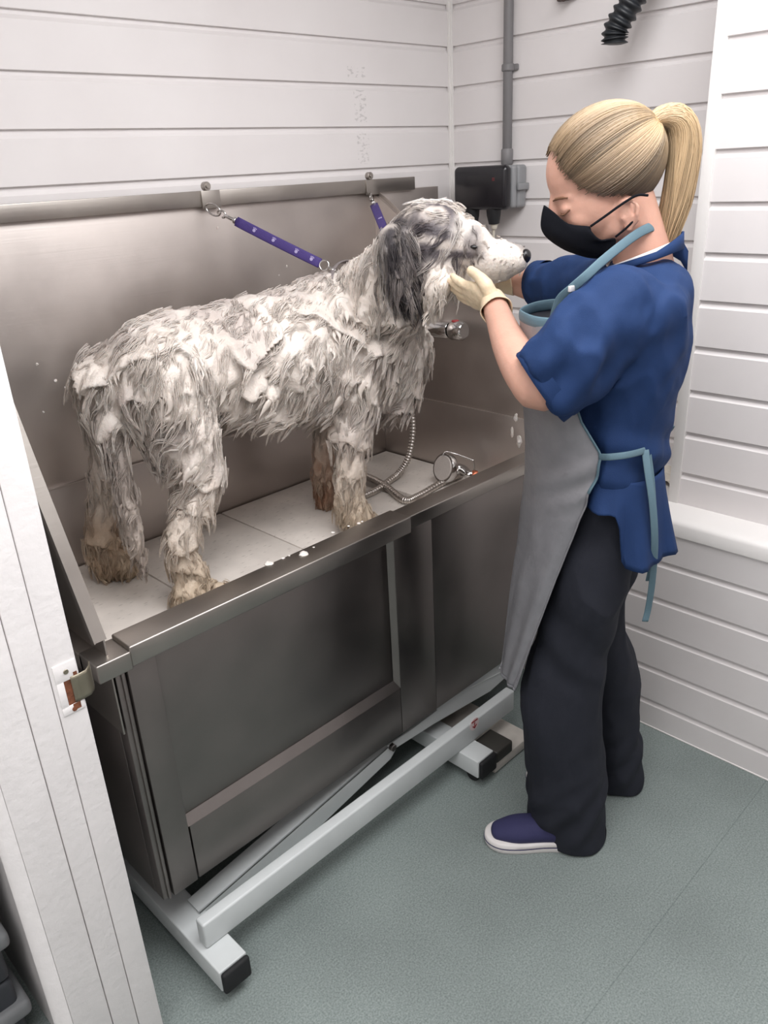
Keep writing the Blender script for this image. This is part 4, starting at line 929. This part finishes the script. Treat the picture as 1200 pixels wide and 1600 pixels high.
# ---- apron: thin wet nylon sheet wrapped round the front
frontL = [(492, 811), (520, 812), (560, 815), (610, 818), (650, 820), (700, 819), (760, 816), (820, 810), (900, 801), (960, 795), (1010, 789), (1042, 785)]
fz = np.array([uz(wp(x_, y_, .0))[2] for y_, x_ in frontL]); fu = np.array([uz(wp(x_, y_, .0))[0] for y_, x_ in frontL])
nearL = [(490, 862, -.10), (520, 868, -.115), (570, 880, -.13), (620, 893, -.145), (660, 906, -.155), (712, 937, -.165), (735, 932, -.166), (780, 916, -.162), (840, 893, -.15), (900, 868, -.135), (950, 850, -.12), (1000, 832, -.105), (1050, 815, -.09), (1074, 806, -.08)]
nz2 = np.array([uz(wp(x_, y_, d))[2] for y_, x_, d in nearL]); nu = np.array([uz(wp(x_, y_, d))[0] for y_, x_, d in nearL]); nd = np.array([-d for _, _, d in nearL])
o1, o2 = np.argsort(fz), np.argsort(nz2)
ztop, zbot = fz.max(), max(fz.min(), nz2.min()) - .005
def ap(z, s):                                # s = -1 near edge .. 0 front .. 1 far edge
    uf = np.interp(z, fz[o1], fu[o1]); un = np.interp(z, nz2[o2], nu[o2]); w = np.interp(z, nz2[o2], nd[o2])
    th = s * math.pi / 2
    wr = .006 * (fbm(np.array([[z * 6, s * 2.0, 4]]), 3)[0] - .5) * 2
    hi = min(max((z - .95) / .2, 0), 1); kf = .30 + .65 * hi
    if s < 0: return U(uf + (un - uf) * (1 - math.cos(th)) ** .8 - wr, w * math.sin(th), z)
    return U(uf + (un - uf + .045 * hi) * (1 - math.cos(th)) ** .62 - wr, w * kf * math.sin(th), z)
G = np.array([[ap(z, s) for s in np.linspace(-1, 1, 49)] for z in np.linspace(zbot, ztop, 90)])
# creases: a fold low on the skirt, drag lines from the tie
zz = G[..., 2]; ss = np.linspace(-1, 1, 49)[None]
G += (-ER * .75 - ED * .6)[None, None] * (.007 * np.exp(-((zz - .475 - .03 * ss) / .008) ** 2) + .006 * np.sin((zz * 1.0 + ss * .11) * 95) * np.exp(-((zz - 1.0) / .05) ** 2) * np.clip(-ss + .2, 0, 1) + .0035 * np.sin(ss * 16 + zz * 9) * np.clip((1.0 - zz) * 2, 0, 1))[..., None]
apr = mk('apron', grid(G), M_apron, wo, True, None, None, .0022)
kz = int(np.argmin(np.abs(G[:, 0, 2] - .985)))
for e in (0, -1):
    mk('edge_binding', tube(G[kz:, e], .0075, .0024, ref=ER if e else -ED, n=10), M_teal, apr)
    mk('edge_seam', tube(G[:kz + 1, e], .0045, .0020, ref=ER if e else -ED, n=10), M_apron, apr)
mk('top_binding', tube(G[-1], .011, .0026, ref=UZ, n=10), M_teal, apr)
mk('hem_binding', tube(G[0], .0045, .002, ref=UZ, n=10), M_apron, apr)
def ribbon(pp, w, ref, n=40): return tube(pp, w, .0015, ref=ref, n=10, smooth=n)
neck = [G[-1, 0], wp(874, 470, -.125), wp(892, 452, -.140), wp(915, 432, -.146), wp(940, 409, -.128), wp(968, 386, -.095), wp(995, 366, -.072), wp(1014, 356, -.052), wp(1035, 350, -.015), wp(1040, 352, .02), wp(1020, 358, .062), wp(985, 378, .095), wp(952, 404, .14), wp(915, 436, .165), wp(890, 458, .15), wp(872, 476, .12), G[-1, -1]]
mk('neck_strap', ribbon(neck, .0085, nrm(np.array([0, 0, 1.]) - ER * .8), 60), M_teal, apr)
mk('strap_slider', box(-.007, .007, -.003, .003, -.005, .005, .001), M_sole, apr).location = wp(893, 451, -.146)
tie = [wp(936, 714, -.168), wp(955, 714, -.192), wp(985, 710, -.188), wp(1012, 702, -.145), wp(1034, 690, -.065), wp(1040, 682, .0)]
mk('waist_tie', ribbon(tie, .0065, UZ), M_teal, apr)
mk('tie_bow', merge([ribbon([wp(1034, 680, -.02), wp(1043, 669, -.03), wp(1050, 664, -.01), wp(1046, 671, .01), wp(1036, 678, .0)], .006, UZ, 24)]), M_teal, apr)
mk('tie_end', ribbon([wp(1008, 703, -.158), wp(1013, 740, -.175), wp(1020, 790, -.185), wp(1023, 850, -.18), wp(1019, 910, -.15), wp(1013, 950, -.13), wp(1008, 971, -.13)], .0072, ER), M_teal, apr)
mk('tie_end', ribbon([wp(1012, 702, -.150), wp(1019, 760, -.168), wp(1022, 830, -.17), wp(1018, 880, -.15), wp(1013, 907, -.135)], .0060, ER), M_teal, apr)
# ---- shoes
for h_, t_, dr_, nm in ((heelN, toeN, dirN, 'near'), (heelF, toeF, dirF, 'far')):
    sd = np.cross(UZ, dr_); prof_ = [(0, .020, .004), (.02, .031, .004), (.06, .035, .004), (.12, .037, .004), (.18, .045, .004), (.225, .044, .004), (.252, .032, .005), (.266, .012, .006)]
    shoe = mk('shoe', blend([capsule([h_ + dr_ * .03 + UZ * .085, h_ + dr_ * .05 + UZ * .05, h_ + dr_ * .10 + UZ * .05], [.038, .036, .036], n=16, smooth=8), capsule([h_ + dr_ * .035 + UZ * .045, h_ + dr_ * .12 + UZ * .045, h_ + dr_ * .19 + UZ * .040, h_ + dr_ * .235 + UZ * .034], [.034, .036, .041, .030], [.036, .036, .029, .018], ref=sd, n=20, smooth=12)], .004, 4)[:2], M_navyshoe, wo)
    out = []
    L_ = [(f, w) for f, w, _ in prof_]
    loop = [(f, w) for f, w in L_] + [(f, -w) for f, w in reversed(L_)]
    lp = spline(np.array([(f, w, 0) for f, w in loop] + [(loop[0][0], loop[0][1], 0)]), 64)[:-1]
    for zz_, k in ((.0005, .97), (.006, 1.02), (.0155, 1.03), (.017, 1.0), (.0185, 1.03), (.027, 1.0), (.029, .94)):
        out.append([h_ + dr_ * (.133 + (q[0] - .133) * (1 + (k - 1) * .35)) + sd * q[1] * k + UZ * zz_ for q in lp])
    mk('sole', rings_mesh(np.array(out)), M_sole, shoe, True, None, 50)
    mk('sole_line', tube([h_ + dr_ * (.133 + (q[0] - .133) * 1.012) + sd * q[1] * 1.032 + UZ * .0165 for q in list(lp) + [lp[0]]], .0011, n=6, cap=False), M_navyshoe, shoe)

# ---- face mask
def maskpt(px, py, l): 
    p = wp(px, py, 0) - HC; return HD(p @ af, l, p @ at_)
MP = [  # (px, py, half width to the side) from the nose ridge down, then columns run to the cheek
    [(852, 322, .004), (862, 331, .022), (880, 347, .046), (909, 350, .066)],
    [(849, 338, .004), (864, 346, .028), (886, 357, .054), (912, 360, .070)],
    [(849, 358, .004), (868, 366, .034), (895, 371, .058), (926, 371, .068)],
    [(860, 374, .004), (880, 382, .034), (906, 384, .056), (948, 369, .060)],
    [(884, 390, .004), (898, 394, .028), (918, 394, .048), (947, 385, .056)],
    [(906, 398, .004), (915, 400, .020), (928, 400, .036), (944, 399, .046)]]
Gm = []
for r_ in MP:
    nearside = [maskpt(x_, y_, l) for x_, y_, l in r_]; farside = [maskpt(x_, y_, -l) for x_, y_, l in r_]
    Gm.append(farside[::-1] + nearside)
Gm = np.array(Gm); Gm = np.array([spline(r_, 29) for r_ in Gm]); Gm = np.array([spline(Gm[:, j], 21) for j in range(29)]).transpose(1, 0, 2)
msk = mk('face_mask', grid(Gm), M_mask, wo, True, None, None, .003)
for s_ in (1, -1):
    lp = [maskpt(909, 350, s_ * .068), maskpt(930, 334, s_ * .074), maskpt(955, 315, s_ * .079), maskpt(975, 303, s_ * .082), maskpt(992, 303, s_ * .080), maskpt(985, 316, s_ * .078), maskpt(978, 335, s_ * .074), maskpt(962, 352, s_ * .071), maskpt(948, 366, s_ * .062)]
    mk('ear_loop', tube(spline(lp[:5], 24), .0022, n=8), M_mask, msk); mk('ear_loop', tube(spline(lp[-3:], 12), .0020, n=8), M_mask, msk)
# eyelashes and brows
M_brow = mat('brown_brow', (122, 88, 66), .8)
for s_ in (1, -1):
    mk('eyebrow', tube(spline([HD(.1135, s_ * .012, -.010), HD(.1085, s_ * .026, -.008), HD(.1005, s_ * .037, -.010), HD(.094, s_ * .045, -.013)], 14), [.0014] * 3 + [.0024] * 7 + [.0015] * 4, n=8), M_brow, wo)
    mk('eyelash', tube(spline([HD(.110, s_ * .022, -.034), HD(.1125, s_ * .030, -.037), HD(.107, s_ * .039, -.037), HD(.098, s_ * .046, -.033)], 12), .0013, n=6), M_brow, wo)

# ---- hair: swept back to a high ponytail
hair = []; TIE = wp(1019, 194, -.004)
tie_l = np.array([(TIE - HC) @ af, (TIE - HC) @ al, (TIE - HC) @ at_])
RX = np.array([.1120, .0810, .0965]); HO = np.array([.006, 0, .008])
def onskull(dirs, k=1.0):
    q = nrm(dirs); r_ = 1 / np.sqrt(np.sum((q / RX) ** 2, -1, keepdims=True)); p = q * r_ * k + HO
    return HC + p[..., :1] * af + p[..., 1:2] * al + p[..., 2:] * at_
def px_dir(px, py, l):
    p = wp(px, py, 0) - HC; return np.array([p @ af, l, p @ at_]) - HO
line = [px_dir(869, 230, 0.0), px_dir(870, 242, .030), px_dir(878, 268, .050), px_dir(896, 294, .068), px_dir(922, 303, .076), (px_dir(950, 306, .078)), px_dir(975, 312, .074), px_dir(996, 326, .060), px_dir(1006, 334, .036), px_dir(1012, 338, .0)]
ln = spline(np.array(line), 140); full = np.vstack([ln, (ln * np.array([1, -1, 1]))[::-1][1:-1]])
tdir = nrm(tie_l - HO)
def sweep(d0, n, sag=0.):
    d0 = nrm(d0); om = np.arccos(np.clip(d0 @ tdir, -1, 1))[:, None]; t = np.linspace(0, 1, n)[None]
    w0 = np.sin((1 - t) * om) / np.sin(om); w1 = np.sin(t * om) / np.sin(om)
    return nrm(w0[..., None] * d0[:, None] + w1[..., None] * tdir)
cap = onskull(sweep(full, 26), .985)
cap_m = grid(cap.transpose(1, 0, 2), True)
hcol = lambda t, q: mixc(np.tile(LIN(204, 176, 138), (len(t), 1)), LIN(92, 72, 56), 1 - t) * q[:, None]
tcap = np.repeat(np.linspace(0, 1, 26), len(full))
mk('hair', cap_m, M_hair, wo, True, hcol(np.clip(tcap * 1.3 + .1, 0, 1), .72 + 0 * tcap))
HAIR = COL.objects.get('hair') or bpy.data.objects['hair']
nh = 3600; i = rng.integers(0, len(full), nh)
d0 = full[i] + rng.normal(0, .0035, (nh, 3)); sw = sweep(d0, 14)
st_ = rng.uniform(0, .45, nh) * (rng.uniform(0, 1, nh) > .35)
tq = np.linspace(0, 1, 14)[None] * (1 - st_[:, None]) + st_[:, None]
idx = tq * 13; i0 = np.clip(idx.astype(int), 0, 12); fr = (idx - i0)[..., None]
sw = np.take_along_axis(sw, i0[..., None].repeat(3, 2), 1) * (1 - fr) + np.take_along_axis(sw, (i0 + 1)[..., None].repeat(3, 2), 1) * fr
kq = 1.0 + rng.uniform(-.008, .022, nh)[:, None, None] * np.sin(np.linspace(.25, math.pi, 14))[None, :, None] + .012 * np.sin(i / 9.0)[:, None, None]
pth = onskull(sw, kq)
V3, Q3 = strands(pth, np.tile(np.array([.0006] + [.00095] * 11 + [.0008, .0005]), (nh, 1)), 4, None)
tone = .24 + .95 * fbm(np.stack([i / 5.0, 0 * i, 0 * i], 1), 2) + rng.normal(0, .06, nh)
loc_t = np.clip(tq * .55 + .45 * (pth[..., 2] - HC[2] + .05) / .12, 0, 1)
c3 = np.concatenate([hcol(loc_t[:, s], tone)[:, None] for s in range(14)], 1); c3 = np.repeat(c3.reshape(-1, 3), 4, 0)
o_ = mk_fast('hair_strands', V3, Q3, M_hair, HAIR, np.clip(c3, 0, .9)); o_['kind'] = 'stuff'
mk('hair_tie', tube([TIE + nrm(TIE - HC) * .004 + (nrm(np.cross(nrm(TIE - HC), al)) * math.cos(a) + al * math.sin(a)) * .0165 for a in np.linspace(0, 2 * math.pi, 25)], .0042, n=10, cap=False), mat('fawn_hair_tie', (176, 146, 104), .7), HAIR)
pony = spline([wp(1012, 197, -.004), wp(1030, 183, -.004), wp(1052, 182, -.002), wp(1066, 198, 0), wp(1070, 228, 0), wp(1064, 275, 0), wp(1056, 318, 0), wp(1045, 356, 0), wp(1036, 392, 0)], 24)
pr_ = .92 * np.array([.014, .0145, .016, .0185, .021, .0235, .026, .0275, .0285, .029, .0295, .030, .0305, .0305, .0305, .030, .030, .0295, .0285, .0275, .026, .024, .021, .017])
pt_, pA, pB = frames(pony, ER)
mk('ponytail', tube(pony, pr_ * .72, pr_ * .80, ref=ER, n=18), M_hair, HAIR, True, hcol(np.full(24 * 18, .8), np.full(24 * 18, .62)))
npn = 1500; a = rng.uniform(0, 2 * math.pi, npn); rr = rng.uniform(.62, 1.0, npn); ph_ = rng.normal(0, .25, npn); ln_ = rng.uniform(.72, 1.04, npn)
tq = np.linspace(0, 1, 16)[None] * ln_[:, None]; idx = np.clip(tq * 23, 0, 22.999); i0 = idx.astype(int); fr = (idx - i0)[..., None]
lerp = lambda X: X[i0] * (1 - fr) + X[i0 + 1] * fr
ce, Ax, Bx, rd_ = lerp(pony), lerp(pA), lerp(pB), lerp(pr_[:, None])[..., 0]
an = a[:, None] + ph_[:, None] * tq + .15 * np.sin(tq * 7 + a[:, None] * 3)
rad_ = rd_ * rr[:, None] * (1 + .10 * np.sin(tq * 5 + a[:, None] * 5) * tq)
pth = ce + Ax * (rad_ * np.cos(an))[..., None] + Bx * (rad_ * np.sin(an) * 1.05)[..., None]
V4, Q4 = strands(pth, np.tile(np.array([.0010] * 11 + [.0009, .0008, .0007, .0005, .0002]), (npn, 1)), 4, None)
tone = .36 + .9 * fbm(np.stack([a * 3, rr * 5, 0 * a], 1), 2) + rng.normal(0, .07, npn)
c4 = np.repeat(hcol(np.full(npn, .95), tone), 64, 0)
o_ = mk_fast('ponytail_strands', V4, Q4, M_hair, HAIR, np.clip(c4, 0, .9)); o_['kind'] = 'stuff'
# ------------------------------------------------------------------ soap suds splashed about
M_suds = mat('soap_suds', (224, 218, 212), .45, bump=.4, bscale=300, sss=.2)
def sud(c, n_, r, label, group, flat=.35, seed=0, sx=1., up=UZ):
    n_ = nrm(np.asarray(n_, float)); a = nrm(np.cross(n_, up if abs(n_ @ up) < .9 else np.array([1., 0, 0]))); b_ = np.cross(n_, a)
    V, F = ellipsoid(c, (r, r * sx, r * flat), [a, b_, n_], 16, 9)
    V = V + nrm(V - c) * ((fbm(V * (1.2 / r) + seed * 7.7, 2) - .5) * r * 1.3)[:, None]
    q = (V - c) @ n_; V = V - n_ * np.minimum(q, 0)[:, None]
    o = mk('soap_sud', (V, F), M_suds); tag(o, label, 'soap suds', group); return o
xs = -.4150
for k, (px, py, r, sx, lb) in enumerate(((806, 652, .007, 1.8, 'small white soap sud stuck high on the right steel side, beside the groomer\'s elbow'), (800, 676, .0055, 3.0, 'thin white soap sud sliding down the right steel side, left of the large one'), (811, 690, .009, 2.2, 'largest white soap sud on the right steel side, just above the rim'))):
    sud(at(px, py, 0, xs), (-1, 0, 0), r, lb, 'soap suds on the right steel side', .12, k, sx)
for k, (px, py, r, lb) in enumerate(((419, 881, .010, 'round white soap sud on the front rim, the left one of the pair'), (473, 866, .011, 'round white soap sud on the front rim, the right one of the pair'))):
    sud(at(px, py, 2, .8207), (0, 0, 1), r, lb, 'soap suds on the front rim', .3, k + 5)
for k, (px, py, r) in enumerate(((442, 872, .004), (452, 868, .003), (520, 832, .004), (545, 822, .003), (560, 818, .005), (566, 815, .003), (490, 855, .003))):
    sud(at(px, py, 2, .8207), (0, 0, 1), r, 'tiny fleck of lather on the front steel rim', 'flecks of lather on the rim', .35, k + 11)
for k, (px, py, r) in enumerate(((87, 595, .0045), (68, 644, .003), (58, 569, .003), (102, 606, .003), (448, 416, .003), (340, 356, .0035), (436, 430, .002))):
    sud(at(px, py, 1, YB - .0045), (0, -1, 0), r, 'tiny fleck of lather on the steel back panel', 'flecks of lather on the back panel', .35, k + 23)
# ------------------------------------------------------------------ put each thing's origin at its base
for o, loc in THINGS:
    o.location = loc
    for c in o.children: c.matrix_parent_inverse = Matrix.Translation(-Vector(loc))
